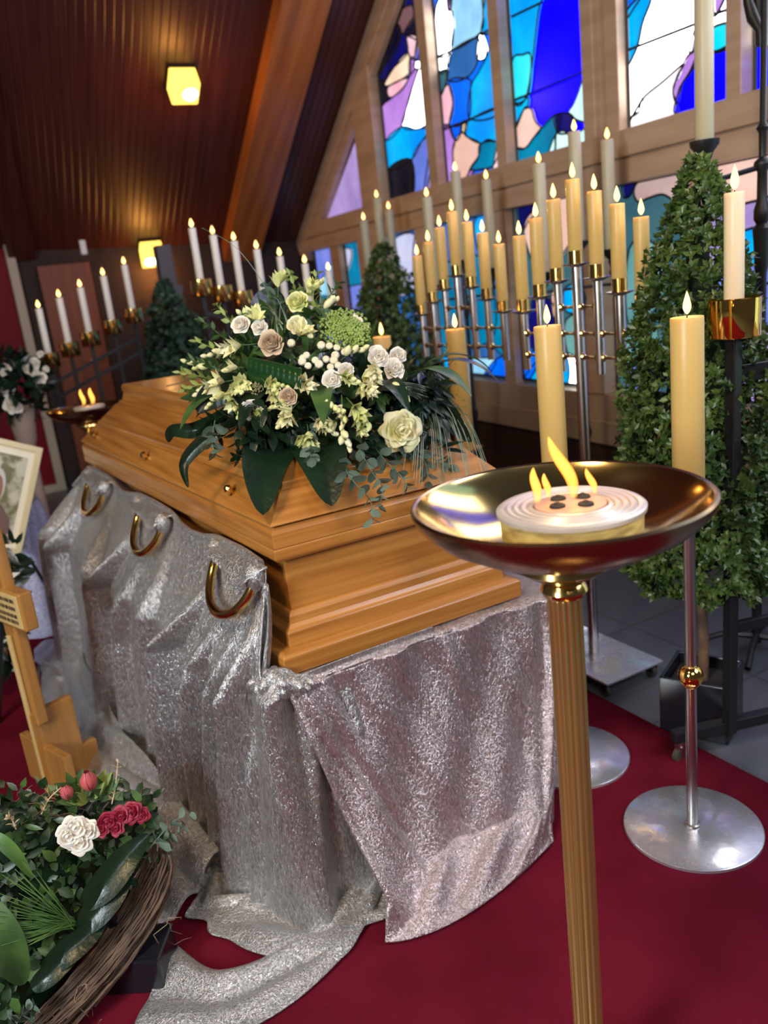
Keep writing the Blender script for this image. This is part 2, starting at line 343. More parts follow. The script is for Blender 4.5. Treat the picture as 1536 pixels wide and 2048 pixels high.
petal_red = mat('crimson_petal', (0.27, 0.012, 0.035), 0.5, var=(0.40, 0.03, 0.07), vscale=30, transl=0.2)
button_m = mat('button_bloom', (0.66, 0.60, 0.40), 0.7, var=(0.78, 0.74, 0.58), vscale=90, bump=0.6, bscale=300)
moss_m = mat('green_umbel', (0.20, 0.30, 0.055), 0.7, var=(0.34, 0.45, 0.12), vscale=40, transl=0.2)
twig_m = mat('twig', (0.050, 0.027, 0.018), 0.7, var=(0.125, 0.075, 0.045), vscale=18)
dry_m = mat('dried_leaf', (0.50, 0.38, 0.22), 0.6, var=(0.62, 0.50, 0.32), vscale=20, transl=0.2)
stem_m = mat('green_stem', (0.05, 0.10, 0.03), 0.5)
pine_light = mat('pale_cross_wood', (0.40, 0.19, 0.048), 0.35, var=(0.31, 0.14, 0.033), vscale=3, vstretch=(14, 14, 0.6), coat=0.2)  # darkened: the shade on the cross's boards is put into the colour
pine_face = mat('pale_cross_face', (0.58, 0.42, 0.18), 0.38, var=(0.52, 0.36, 0.14), vscale=3, vstretch=(14, 14, 0.6))
ink = mat('dark_lettering', (0.05, 0.03, 0.015), 0.6)
frame_m = mat('cream_frame', (0.66, 0.56, 0.33), 0.4); mount_m = mat('cream_mount', (0.80, 0.74, 0.58), 0.6)
ceramic = mat('brown_stand', (0.30, 0.22, 0.18), 0.5)
plate_m = mat('engine_turned_steel', (0.80, 0.80, 0.84), 0.28, 0.8, var=(0.56, 0.54, 0.63), vscale=16, rvar=0.12, bump=0.05, bscale=40)
enamel = mat('burner_enamel', (0.60, 0.57, 0.54), 0.35, 0.35, var=(0.48, 0.44, 0.42), vscale=14, bump=0.05, bscale=60)
enamel_mid = mat('burner_plate', (0.50, 0.34, 0.24), 0.4, 0.3, var=(0.40, 0.26, 0.19), vscale=20)
ochre = mat('burner_side', (0.56, 0.47, 0.17), 0.5, 0.0, var=(0.30, 0.22, 0.08), vscale=26, vstretch=(1, 1, 3))
soot = mat('soot', (0.006, 0.006, 0.008), 0.8)

# ------------------------------------------------------------------ setting: floor, walls, roof
f = MB(); f.box((0.5, 3.5, -0.05), (9.0, 11.0, 0.1)); struct(f.build('floor', slate, smooth=False))
WP = np.array([3.503, 5.48, 0.0]); WS = np.array([-0.0694, -0.9976, 0.0]); WN = np.array([-0.9976, 0.0694, 0.0]); ZV = np.array([0, 0, 1.0])
def wl(s, z, off=0.0): return WP + WS*s + ZV*z + WN*off
def sz(px, py):
    P = at_plane(px, py, WP, WN); return np.array([(P-WP)@WS, P[2]])
def roof_z(s): return 3.62 + 0.65*s
def wall_box(mb, s0, s1, z0, z1, o0, o1, mi=0):
    mb.box(wl((s0+s1)/2, (z0+z1)/2, (o0+o1)/2), (abs(s1-s0), abs(o1-o0), abs(z1-z0)), (WS, WN, ZV), mi)
b = MB(); wall_box(b, -2.9, 5.2, 0.0, 0.50, -0.24, 0.05); struct(b.build('wall_right', plinth_m, smooth=False))
b = MB(); wall_box(b, -2.9, 5.2, 0.50, 0.63, -0.20, 0.08); wall_box(b, -2.9, 5.2, 0.63, 0.78, -0.12, 0.045)
struct(b.build('trim_1', sillm, smooth=False, bevel=0.004))
b = MB(); wall_box(b, -2.46, 5.2, 1.985, 2.11, -0.10, 0.060); wall_box(b, -2.62, 5.2, 1.862, 1.975, -0.10, 0.045); wall_box(b, -2.5, 5.2, 1.97, 1.99, -0.10, 0.03)
struct(b.build('trim_2', timber, smooth=False, bevel=0.004))
def s_of(px, py): return sz(px, py)[0]
posts = []
b = MB()
# upright posts of the upper lights
for (xa, xb, y, o) in ((706, 746, 150, 0.05), (839, 857, 2, 0.045), (985, 1006, 2, 0.045), (1166, 1190, 2, 0.03), (1190, 1214, 2, 0.0), (1214, 1241, 2, 0.03), (1466, 1498, 60, 0.045)):
    s0, s1 = s_of(xa, y), s_of(xb, y); wall_box(b, s0, s1, 2.10, min(roof_z((s0+s1)/2)-0.02, 4.3), -0.10, o)
# uprights of the lower lights
for (xa, xb, y, o) in ((722, 772, 470, 0.05), (672, 690, 560, 0.03), (862, 880, 740, 0.03), (1018, 1040, 758, 0.03), (1187, 1226, 775, 0.06), (1386, 1402, 480, 0.03)):
    s0, s1 = s_of(xa, y), s_of(xb, y); wall_box(b, s0, s1, 0.78, 1.87, -0.10, o)
struct(b.build('trim_3', timber, smooth=False, bevel=0.004))
# raking frame under the roof slope
b = MB()
for (z0, s0, w, o) in ((0, 0, 0.17, 0.06), ):
    for (sa, sb) in ((-2.55, 2.0), ):
        za, zb = roof_z(sa), roof_z(sb); n = nrm((0.65, -1.0)); 
        A = wl(sa, za, -0.02) + (WS*n[0]+ZV*n[1])*0.075; B = wl(sb, zb, -0.02) + (WS*n[0]+ZV*n[1])*0.075
        b.bar(A, B, 0.16, 0.15, up=WS*(-n[0])-ZV*n[1])
        A = wl(sa, za, -0.02) + (WS*n[0]+ZV*n[1])*0.185; B = wl(sb, zb, -0.02) + (WS*n[0]+ZV*n[1])*0.185
        b.bar(A, B, 0.10, 0.07, up=WS*(-n[0])-ZV*n[1])
struct(b.build('trim_4', timber, smooth=False, bevel=0.004))

# stained glass
def glass(c, k=1.25, alt=None):
    """backlit glass: daylight shining through coloured, slightly cloudy sheet"""
    m = bpy.data.materials.new('stained_glass'); m.use_nodes = True; nt = m.node_tree; p = nt.nodes['Principled BSDF']
    p.inputs['Base Color'].default_value = (*[x*0.2 for x in c], 1); p.inputs['Roughness'].default_value = 0.25; p.inputs['Specular IOR Level'].default_value = 0.08
    tc = nt.nodes.new('ShaderNodeTexCoord'); n = nt.nodes.new('ShaderNodeTexNoise'); n.inputs['Scale'].default_value = 3.5; n.inputs['Detail'].default_value = 5
    nt.links.new(tc.outputs['Object'], n.inputs['Vector'])
    rp = nt.nodes.new('ShaderNodeValToRGB'); rp.color_ramp.elements[0].position = 0.35; rp.color_ramp.elements[1].position = 0.68
    a2 = alt or tuple(min(1.0, x*1.25+0.01) for x in c); rp.color_ramp.elements[0].color = (*c, 1); rp.color_ramp.elements[1].color = (*a2, 1)
    nt.links.new(n.outputs['Fac'], rp.inputs[0]); nt.links.new(rp.outputs[0], p.inputs['Emission Color']); p.inputs['Emission Strength'].default_value = k; return m
GC = {'w': ((0.92, 0.92, 0.95), 6.0, None), 'B': ((0.002, 0.001, 0.80), 3.0, (0.001, 0.0, 1.0)), 'b': ((0.0, 0.10, 0.85), 1.2, (0.0, 0.16, 0.95)),
      'c': ((0.0, 0.26, 0.85), 1.15, (0.0, 0.50, 0.92)), 'C': ((0.0, 0.62, 0.85), 1.2, (0.05, 0.80, 0.88)), 's': ((0.02, 0.10, 0.32), 1.1, (0.03, 0.16, 0.50)),
      'p': ((0.22, 0.50, 0.80), 1.15, (0.45, 0.85, 0.95)), 'n': ((0.004, 0.005, 0.10), 1.0, (0.008, 0.008, 0.18)), 'k': ((0.003, 0.003, 0.010), 1.0, None),
      'm': ((0.16, 0.075, 0.085), 1.0, None), 'v': ((0.40, 0.18, 0.62), 1.1, (0.55, 0.28, 0.80)), 'l': ((0.30, 0.20, 0.48), 1.1, (0.44, 0.32, 0.66)), 'i': ((0.11, 0.17, 0.62), 1.1, (0.22, 0.26, 0.75)),
      'r': ((0.85, 0.42, 0.52), 1.1, (0.95, 0.70, 0.75)), 'h': ((0.75, 0.44, 0.36), 1.1, (0.86, 0.60, 0.52)), 'o': ((0.90, 0.60, 0.42), 1.15, (1.0, 0.86, 0.62)), 't': ((0.0, 0.14, 0.30), 1.1, (0.0, 0.26, 0.45)),
      'a': ((0.50, 0.85, 0.80), 1.25, (0.72, 0.96, 0.92)), 'q': ((0.10, 0.28, 0.29), 1.0, (0.18, 0.42, 0.40)), 'g': ((0.035, 0.11, 0.15), 1.0, (0.06, 0.17, 0.20)), 'e': ((0.48, 0.32, 0.30), 1.0, (0.60, 0.44, 0.42)),
      'z': ((0.90, 0.72, 0.85), 1.3, (0.97, 0.93, 0.96)), 'y': ((0.45, 0.48, 0.72), 1.1, (0.62, 0.64, 0.85))}
GM = {k: glass(*v) for k, v in GC.items()}
def clip_poly(P, Q):
    """clip polygon P to convex polygon Q (both in the wall's own s,z)"""
    Q = np.asarray(Q); ar = sum(Q[i-1][0]*Q[i][1]-Q[i][0]*Q[i-1][1] for i in range(len(Q)))
    if ar < 0: Q = Q[::-1]
    out = [np.asarray(p) for p in P]
    for i in range(len(Q)):
        a, bq = Q[i-1], Q[i]; inp, out = out, []
        side = lambda p: (bq[0]-a[0])*(p[1]-a[1])-(bq[1]-a[1])*(p[0]-a[0])
        for j in range(len(inp)):
            p, q = inp[j-1], inp[j]; sp, sq = side(p), side(q)
            if sp*sq < 0: out.append(p+(q-p)*sp/(sp-sq))
            if sq >= 0: out.append(q)
        if not out: return []
    return out
def window(n, panel, base, pieces, origin=(0, 0), sc=5.12, extra=(), in_sz=False, lines=()):
    Q = [np.array(p) if in_sz else sz(*p) for p in panel] + [np.array(e) for e in extra]
    keys = [base] + sorted(set(k for k, _ in pieces)); g = MB(); ld = MB()
    def face(P, k, off):
        m = len(P); F = [wl(p[0], p[1], off) for p in P]; Bk = [wl(p[0], p[1], off-0.006) for p in P]
        g.add(F+Bk, [tuple(range(m)), tuple(range(2*m-1, m-1, -1))] + [(i, (i+1) % m, m+(i+1) % m, m+i)[::-1] for i in range(m)], keys.index(k))
    face(Q, base, -0.045)
    for i, (k, pts) in enumerate(pieces):
        P = cr_closed([sz(origin[0]+x/sc, origin[1]+y/sc) for x, y in pts], 5)
        P = clip_poly(P, Q)
        if len(P) < 3: continue
        face(P, k, -0.0445 + 0.0004*(i+1))
        path = [wl(p[0], p[1], -0.034) for p in P]; path.append(path[0]); ld.tube(path, 0.0060, 4)
    w = g.build('window_%d' % n, [GM[k] for k in keys], smooth=False); struct(w)
    for (x0, y0, x1, y1) in lines:
        e0, e1 = sz(origin[0]+x0/sc, origin[1]+y0/sc), sz(origin[0]+x1/sc, origin[1]+y1/sc); ld.tube([wl(e0[0], e0[1], -0.034), wl(e1[0], e1[1], -0.034)], 0.007, 6)
    q = [wl(p[0], p[1], -0.03) for p in Q]; ld.tube(q+[q[0]], 0.010, 4)
    ld.build('lead_lines', lead_m, w)
P = lambda s: [(int(a.split(',')[0]), int(a.split(',')[1])) for a in s.split()]
rz = lambda s: roof_z(s)-0.265
s_a, s_b = s_of(750, 155), s_of(839, 2)
window(1, (), 'n', [('k', P('440,250 395,420 250,760 250,1100 340,1010 320,880 300,840 420,540 480,340')), ('k', P('590,0 630,0 640,370 590,385 525,340 560,240 610,150')),
    ('m', P('440,250 465,110 590,50 615,150 530,290 497,345')), ('w', P('625,-200 715,-200 718,170 660,240 630,250')),
    ('b', P('640,260 715,170 735,340 690,420 675,520 620,620 640,380')), ('n', P('520,360 545,540 420,680 250,830 400,520 470,370')), ('r', P('535,380 640,380 620,590 565,580')),
    ('w', P('690,350 735,340 755,600 720,625 675,540')), ('o', P('540,540 570,600 570,740 420,850 310,870 430,660')), ('v', P('570,600 620,600 615,720 565,745')),
    ('r', P('350,890 540,800 500,910 370,1000')), ('v', P('290,1090 380,1010 500,900 610,720 650,740 560,1010 490,1290 330,1440 290,1250')),
    ('w', P('660,720 720,690 775,760 800,1240 660,1320 495,1300 560,1050')), ('w', P('615,640 665,620 690,660 660,705 620,700')),
    ('c', P('490,1300 650,1325 800,1235 780,1330 690,1450 590,1630 330,1745 320,1460')), ('l', P('800,1400 840,1640 840,2060 715,2060 750,1700')),
    ('i', P('595,1650 690,1450 810,1400 805,1640 700,2060 590,2060')), ('k', P('340,1750 590,1640 590,2080 340,2080'))], (700, 0), 5.12,
    extra=[(s_a, 2.105), (s_b, 2.105), (s_b, rz(s_b)), (s_a, rz(s_a))])
s_a, s_b = s_of(857, 2), s_of(985, 2)
window(2, (), 'b', [('w', P('60,90 130,-60 190,-60 190,95 225,100 245,300 210,545 85,580 55,400')), ('w', P('85,585 210,550 180,700 110,750')), ('v', P('180,-50 225,-50 215,95 185,95')),
    ('p', P('225,-60 530,-60 545,120 520,330 240,505 245,250')), ('c', P('545,-60 700,-60 700,260 535,350 550,150')), ('s', P('220,530 490,385 490,620 420,760 300,830 190,820 180,700')),
    ('w', P('500,370 530,355 580,500 560,600 490,610 482,520')), ('c', P('590,560 700,260 760,1090 415,1220 420,900 500,740')), ('b', P('205,825 400,810 420,900 400,1220 210,1290 240,1050')),
    ('r', P('110,1010 190,865 240,1000 230,1180 180,1290 125,1270')), ('g', P('90,760 190,720 160,880 110,980')), ('c', P('400,1240 760,1100 770,1450 600,1430 520,1470 380,1390')),
    ('b', P('215,1310 330,1270 310,1400 260,1440')), ('o', P('340,1250 385,1250 370,1350 320,1350')), ('v', P('110,1340 205,1300 260,1450 240,1580 260,1960 150,1960')),
    ('h', P('330,1350 380,1400 515,1470 500,1600 420,1720 350,1890 270,1760 240,1570 260,1450')), ('t', P('520,1475 700,1470 650,1700 430,1740 500,1620')),
    ('r', P('700,1470 790,1470 790,1800 640,1800 655,1690')), ('b', P('430,1880 450,1760 600,1740 640,1850')), ('v', P('340,1920 410,1760 455,1760 420,1880'))], (850, 0), 5.12,
    extra=[(s_a, 2.105), (s_b, 2.105), (s_b, rz(s_b)), (s_a, rz(s_a))], lines=((85, 590, 500, 370), (520, 350, 690, 260), (130, 1340, 735, 1090)))
s_a, s_b = s_of(1006, 2), s_of(1166, 2)
window(3, (), 'B', [('c', P('40,-80 390,-80 340,120 230,960 85,1030 60,400')), ('C', P('75,620 180,560 268,580 235,980 85,1030')), ('c', P('85,1040 230,990 230,1100 190,1130 110,1320 90,1200')),
    ('h', P('190,1125 230,1100 275,1125 310,1240 370,1320 290,1420 200,1525 105,1500 100,1340')), ('t', P('100,1530 210,1520 290,1420 370,1320 480,1200 550,1180 520,1400 470,1600 100,1740')),
    ('n', P('500,1190 640,1160 720,1240 710,1390 640,1370 540,1360')), ('a', P('870,720 900,800 900,1215 770,1245 650,1160 690,1080 740,960 790,820')), ('a', P('460,1520 520,1380 600,1340 660,1390 720,1390 900,1260 900,1500 470,1610'))], (1000, 0), 5.12,
    extra=[(s_a, 2.105), (s_b, 2.105), (s_b, 4.1), (s_a, 4.1)], lines=((70, 170, 380, 20), (95, 1030, 855, 710)))
s_a, s_b = s_of(1242, 2), s_of(1466, 60)
window(4, (), 'w', [('b', P('60,-60 250,-60 170,90 110,180 60,180')), ('c', P('215,-20 340,-20 260,220 210,450 120,640 70,640 70,200')), ('y', P('785,230 840,210 835,340 770,480 715,500')),
    ('z', P('270,950 460,790 660,620 600,740 560,900 600,1030 570,1120 150,1270 160,1150 230,1080')), ('v', P('960,-60 1060,-60 1010,80 960,150')), ('v', P('830,330 850,450 820,490 760,485')),
    ('v', P('680,570 760,490 825,490 790,600 720,720 650,820 610,1000 570,960 565,840 620,720')), ('C', P('940,270 1220,225 1220,440 1080,480 950,500')),
    ('B', P('820,500 975,500 1220,430 1220,930 900,1020 585,1110 610,900 650,810 720,700'))], (1220, 0), 4.861,
    extra=[(s_a, 2.105), (s_b, 2.105), (s_b, 4.1), (s_a, 4.1)], lines=((115, 490, 830, 210), (975, 130, 1190, 55), (150, 1160, 270, 950)))
s_a = s_of(1500, 60)
window(5, (), 'B', [('a', P('1340,-90 1700,-90 1700,360 1340,420')), ('w', P('1340,260 1440,230 1440,400 1340,420'))], (1220, 0), 4.861, extra=[(s_a, 2.105), (s_a+0.55, 2.105), (s_a+0.55, 4.1), (s_a, 4.1)])
s_a, s_b = -2.02, s_of(700, 150)
window(6, (), 'l', [('l', P('560,470 720,400 690,40 640,250')), ('v', P('560,480 720,420 760,640 640,980 520,1000 600,700')), ('t', P('760,600 790,980 680,960 720,800'))], (580, 250), 5.12,
    extra=[(s_a, 2.105), (s_b, 2.105), (s_b, rz(s_b)), (s_a, rz(s_a)+0.02)])
s_a, s_b = s_of(690, 560), s_of(722, 470)
window(7, (), 't', [('y', P('450,1300 590,1280 560,1480 500,1530 450,1500')), ('i', P('500,1740 780,1690 780,2300 500,2300'))], (580, 250), 5.12, extra=[(s_a, 0.8), (s_b, 0.8), (s_b, 1.862), (s_a, 1.862)])
s_b = s_of(672, 560); s_a = s_b-0.55
window(8, (), 'i', [('p', P('250,1700 340,1500 420,1420 420,1780 240,1800')), ('t', P('200,1800 420,1780 420,2100 200,2100')), ('o', P('300,1830 350,1800 370,1840 330,1880'))], (580, 250), 5.12,
    extra=[(s_a, 0.8), (s_b, 0.8), (s_b, 1.862), (s_a, min(1.862, roof_z(s_a)-0.2))])
s_a, s_b = s_of(772, 470), s_of(1018, 758)
window(9, (), 's', [('y', P('330,560 520,480 520,860 380,900')), ('l', P('520,480 680,440 600,860 520,860')), ('c', P('950,380 1040,330 1010,600 970,560')), ('t', P('640,800 1000,640 1100,1200 800,1340 640,1330')),
    ('c', P('600,1420 760,1370 830,1480 620,1520')), ('p', P('860,1400 1100,1385 1040,1500 860,1490')), ('b', P('1030,1530 1080,1420 1150,1370 1280,1350 1280,1560')), ('t', P('1080,900 1280,800 1280,1340 1140,1350 1080,1200'))], (680, 340), 3.657,
    extra=[(s_a, 0.8), (s_b, 0.8), (s_b, 1.862), (s_a, 1.862)])
s_a, s_b = s_of(1040, 758), s_of(1187, 775)
window(10, (), 'g', [('n', P('20,230 210,180 200,260 120,330 60,420')), ('h', P('90,330 200,230 440,130 480,430 400,600 330,680 180,720 80,480')), ('n', P('470,120 640,80 600,420 520,640 470,440')), ('p', P('560,420 640,390 660,760 580,840')),
    ('c', P('420,880 700,860 690,1040 430,1090')), ('n', P('140,1000 250,960 340,1100 240,1360 90,1380')), ('h', P('300,930 350,900 340,1130 310,1100')), ('q', P('420,1150 700,1120 700,1530 460,1480')),
    ('w', P('430,1440 540,1490 710,1540 710,1760 400,1720')), ('c', P('210,1470 420,1440 410,1720 80,1680')), ('b', P('60,1400 220,1440 100,1680 60,1680'))], (1020, 360), 4.097,
    extra=[(s_a, 0.8), (s_b, 0.8), (s_b, 1.862), (s_a, 1.862)])
s_a, s_b = s_of(1226, 775), s_of(1386, 480)
window(11, (), 'g', [('n', P('0,320 180,270 100,400 60,480 0,480')), ('e', P('170,300 400,220 700,130 680,300 560,520 400,460 250,500 150,535 105,430')), ('b', P('700,140 1180,0 1180,540 1080,500 950,300')), ('h', P('1110,120 1180,20 1180,520 1130,420')),
    ('q', P('60,1020 330,980 420,1500 60,1800')), ('q', P('0,1900 330,1800 330,2300 0,2300')), ('i', P('60,2300 330,2200 330,2900 60,2900'))], (1236, 300), 5.12, extra=[(s_a, 0.8), (s_b, 0.8), (s_b, 1.862), (s_a, 1.862)])
s_a = s_of(1402, 480)
window(12, (), 'l', [('h', P('1000,100 1600,50 1600,420 1000,560')), ('c', P('1100,900 1700,800 1700,1300 1100,1350')), ('i', P('1000,1300 1700,1200 1700,1800 1000,1800'))], (1236, 300), 5.12, extra=[(s_a, 0.8), (s_a+0.75, 0.8), (s_a+0.75, 1.862), (s_a, 1.862)])

for n_, (sa, sb, z0, z1, bs_, pcs) in enumerate(((3.62, 4.40, 2.105, 4.1, 'w', 0), (4.48, 5.15, 2.105, 4.1, 'p', 0), (3.62, 4.40, 0.8, 1.862, 'y', 0), (4.48, 5.15, 0.8, 1.862, 'a', 0))):
    window(13+n_, [(sa, z0), (sb, z0), (sb, z1), (sa, z1)], bs_, [], in_sz=True)

# back wall under the eaves
b = MB(); b.box((1.6, 8.10, 1.2), (7.0, 0.2, 2.5)); struct(b.build('wall_back', backwall_m, smooth=False))
b = MB(); b.box((0.05, 7.98, 1.10), (1.70, 0.04, 2.2)); struct(b.build('trim_5', redpanel, smooth=False))
b = MB(); b.box((0.935, 7.965, 1.10), (0.075, 0.09, 2.20)); b.box((0.05, 7.965, 2.21), (1.85, 0.09, 0.06)); b.box((0.05, 7.965, 0.035), (1.70, 0.08, 0.07)); struct(b.build('trim_6', creamtrim, smooth=False, bevel=0.005))
d = MB(); d.box((1.35, 7.97, 0.985), (0.44, 0.05, 1.95)); dd = struct(d.build('door_1', doorwood, smooth=False, bevel=0.004))
d = MB(); d.cyl((1.50, 7.945, 1.12), (1.50, 7.88, 1.12), 0.012); d.cyl((1.50, 7.89, 1.12), (1.40, 7.89, 1.12), 0.010); d.build('door_handle', brass, dd)
# sloping boarded roof, running up from the eaves towards the hall
slope_d = nrm((-0.0694, -0.9976, 0.65)); across = np.array([0.9976, -0.0694, 0.0]); roof_n = np.cross(slope_d, across)
E0 = wl(-2.50, roof_z(-2.50), 0.0)
b = MB()
b.box((0, 0, 0.06), (5.9, 8.2, 0.12))
r = b.build('ceiling', ceil_m, smooth=False)
up_n = np.cross(across, slope_d); up_n = up_n if up_n[2] > 0 else -up_n
C0 = E0 - across*(2.95-0.35) + slope_d*4.0
r.matrix_world = Matrix(((across[0], slope_d[0], up_n[0], C0[0]), (across[1], slope_d[1], up_n[1], C0[1]), (across[2], slope_d[2], up_n[2], C0[2]), (0, 0, 0, 1)))
struct(r)
def on_roof(px, py): return at_plane(px, py, E0, up_n)
def roof_box(mb, c, size, drop=0.0): mb.box(np.asarray(c)-up_n*(size[2]/2+drop), size, (across, slope_d, up_n))
b = MB(); A = on_roof(595, 0); Bq = on_roof(482, 470)
A2 = A + (A-Bq)*1.2; B2 = Bq + (Bq-A)*0.12
b.bar(A2-up_n*0.07, B2-up_n*0.07, 0.36, 0.14, up=up_n); tr = b.build('trim_7', beam_m, smooth=False, bevel=0.006); struct(tr)
b = MB(); A = on_roof(0, 215); Bq = on_roof(58, 462); b.bar(A+(A-Bq)*1.5-up_n*0.04-across*0.1, Bq+(Bq-A)*0.2-up_n*0.04-across*0.1, 0.22, 0.10, up=up_n); struct(b.build('trim_8', ceil_m, smooth=False))
# ceiling lamps: cube glass shades
shade_m = emis('lamp_shade_glow', (1.0, 0.62, 0.10), 2.6); bulb_m = emis('lamp_bulb_glow', (1.0, 0.86, 0.55), 12.0)
for (px, py, lab, dx) in ((360, 152, 'glowing yellow square ceiling lamp, the upper one on the dark boards', 1), (298, 492, 'glowing yellow square ceiling lamp, the lower one by the dark box tree', -1)):
    c = on_roof(px, py); t = thing('ceiling_lamp', c, lab, 'lamp', 'ceiling lamps')
    q = MB(); roof_box(q, c, (0.20, 0.20, 0.02)); q.build('ceiling_rose', black_gloss, t, smooth=False)
    q = MB(); roof_box(q, c, (0.19, 0.19, 0.15), 0.02); q.build('lamp_shade', shade_m, t, smooth=False, bevel=0.008)
    q = MB(); q.ball(c-up_n*0.172+across*0.03*dx, 0.055, 12, 8, (1, 1, 0.35), up_n); q.build('bulb_glow', bulb_m, t)
    l = bpy.data.lights.new('ceiling_lamp_light', 'POINT'); l.energy = 10; l.color = (1, 0.40, 0.08); l.shadow_soft_size = 0.09
    o = bpy.data.objects.new('lamp_light', l); COL.objects.link(o); o.location = tuple(c-up_n*0.30); o.parent = t; o.matrix_parent_inverse = Matrix.Translation(-Vector(t.location))
q = MB(); c = at_y(166, 495, 7.6); q.box(c, (0.05, 0.05, 0.12)); tag(q.build('motion_sensor', white_pl, smooth=False, bevel=0.01), 'small white sensor box high on the brown back wall', 'sensor')

# ------------------------------------------------------------------ carpet
def carpet():
    nx, ny = 30, 60; g = MB(); xs = np.linspace(-2.2, 1.87, nx); ys = np.linspace(-0.6, 7.0, ny)
    top = [[(x + (0.006*sin(y*2.3) if i == nx-1 else 0), y, 0.010) for i, x in enumerate(xs)] for y in ys]
    g.grid(top); return g
ct = tag(carpet().build('carpet', carpet_m, solid=0.018), 'wide dark red carpet under the coffin and stands', 'carpet')

# ------------------------------------------------------------------ coffin
NL, NR, FR, FL = np.array([0.638, 1.771]), np.array([1.299, 1.768]), np.array([1.386, 3.713]), np.array([0.551, 3.713])
def side_x(y): return 0.638 - 0.0448*(y-1.771)
def ring(i, z): return [(NL[0]+i, NL[1]+i, z), (NR[0]-i, NR[1]+i, z), (FR[0]-i, FR[1]-i, z), (FL[0]+i, FL[1]-i, z)]
cof = thing('coffin', (0.97, 2.75, 0.65), 'honey oak coffin with a stepped lid, resting on velvet under the flowers', 'coffin')
mface = lambda k: 1 if k in (0, 2) else 0
def loft(name, rs):
    m = MB(); m.rings([ring(i, z) for i, z in rs], mface); return m.build(name, [oak_y, oak_x], cof, smooth=False, bevel=0.003)
loft('base_moulding', [(-0.030, 0.650), (-0.030, 0.696), (-0.024, 0.702), (0.0, 0.704)])
loft('plinth', [(0.004, 0.700), (0.004, 0.742), (0.012, 0.749), (0.018, 0.758), (0.021, 0.775), (0.026, 0.786), (0.040, 0.790)])
loft('side_panels', [(0.032, 0.785), (0.032, 0.932)])
loft('rim', [(0.006, 0.925), (0.004, 0.928), (0.001, 0.932), (0.001, 0.956), (0.004, 0.958), (0.001, 0.960), (0.001, 0.996), (0.006, 1.003), (0.012, 1.010)])
lid = loft('lid', [(0.010, 1.012), (0.001, 1.016), (0.001, 1.019), (0.058, 1.080), (0.066, 1.082), (0.073, 1.090), (0.074, 1.098), (0.083, 1.103), (0.148, 1.166), (0.156, 1.168), (0.161, 1.176), (0.172, 1.182), (0.180, 1.212), (0.176, 1.217), (0.176, 1.236), (0.184, 1.244)])
for y in (2.06, 2.82, 3.53):
    q = MB(); c = np.array([side_x(y)+0.030, y, 1.050]); n = nrm((-0.73, 0, 0.68))
    q.lathe([(0.013, -0.004), (0.013, 0.002), (0.006, 0.005), (0.006, 0.012), (0.011, 0.014), (0.012, 0.020), (0.007, 0.026), (0.0, 0.027)], c, 12, n); q.build('lid_screw', brass, cof)
HY = ((1.935, 0.140), (2.64, 0.145), (3.35, 0.150))
for y, hw in HY:
    X = side_x(y)-0.040; q = MB()
    pts = [(X+0.035, y+hw*0.75, 0.905), (X+0.012, y+hw*0.90, 0.907)] + [(X-0.070*sin(PI*t), y+hw*cos(PI*t), 0.900-0.112*sin(PI*t)**0.85) for t in np.linspace(0.0, 1, 25)] + [(X+0.012, y-hw*0.90, 0.907), (X+0.035, y-hw*0.75, 0.905)]
    q.tube(pts, 0.0125, 12); q.build('handle', brass, cof)

# ------------------------------------------------------------------ cloths
def fold_noise(u, v, seed):
    r = np.random.default_rng(seed); out = np.zeros_like(u)
    for k in range(7):
        fu, fv, ph = r.uniform(8, 40), r.uniform(1, 6), r.uniform(0, 6.28); out += np.sin(u*fu+v*fv+ph+1.5*np.sin(v*3+ph))/fu
    return out
# long drape: hangs from the handles, slopes out over the bier's edge, falls to the floor and turns the near corner
NU, NV = 460, 170
edge = cr([(0.62, 4.12), (0.44, 4.06), (0.375, 3.92), (0.385, 3.5), (0.42, 3.0), (0.455, 2.5), (0.485, 2.1), (0.515, 1.85), (0.535, 1.745), (0.575, 1.705), (0.64, 1.712), (0.82, 1.722), (1.02, 1.722)], 24)
seg = np.r_[0, np.cumsum(np.linalg.norm(np.diff(edge, axis=0), axis=1))]; LEN = seg[-1]
su = np.linspace(0, LEN, NU); ex_ = np.interp(su, seg, edge[:, 0]); ey_ = np.interp(su, seg, edge[:, 1])
tx, ty = np.gradient(ex_), np.gradient(ey_); tl = np.hypot(tx, ty); nx_, ny_ = ty/tl, -tx/tl
if nx_[NU//2] > 0: nx_, ny_ = -nx_, -ny_
for _ in range(10):
    nx_ = np.convolve(np.pad(nx_, 4, 'edge'), np.ones(9)/9, 'valid'); ny_ = np.convolve(np.pad(ny_, 4, 'edge'), np.ones(9)/9, 'valid')
_ia = int(np.argmin(abs(ey_-1.70)))                     # first sample on the front run
def sfun(y): return float(np.interp(-y, -ey_[:_ia], su[:_ia]))
s1, s2, s3 = (sfun(h[0]) for h in HY); sc_ = sfun(1.72)
ys = [5, 3.95, 3.72, 3.58, 3.40, 3.23, 3.12, 3.04, 2.96, 2.85, 2.68, 2.51, 2.42, 2.32, 2.22, 2.12, 1.955, 1.80, 1.775, 1.74, 1.0]
zs = [0.62, 0.62, 0.80, 0.900, 0.905, 0.900, 0.882, 0.878, 0.884, 0.900, 0.905, 0.900, 0.882, 0.876, 0.882, 0.900, 0.905, 0.900, 0.83, 0.640, 0.640]
zt = np.interp(-ey_, [-q_ for q_ in ys], zs); zt[_ia:] = 0.640; zt = np.convolve(np.pad(zt, 2, 'edge'), np.ones(5)/5, 'valid')
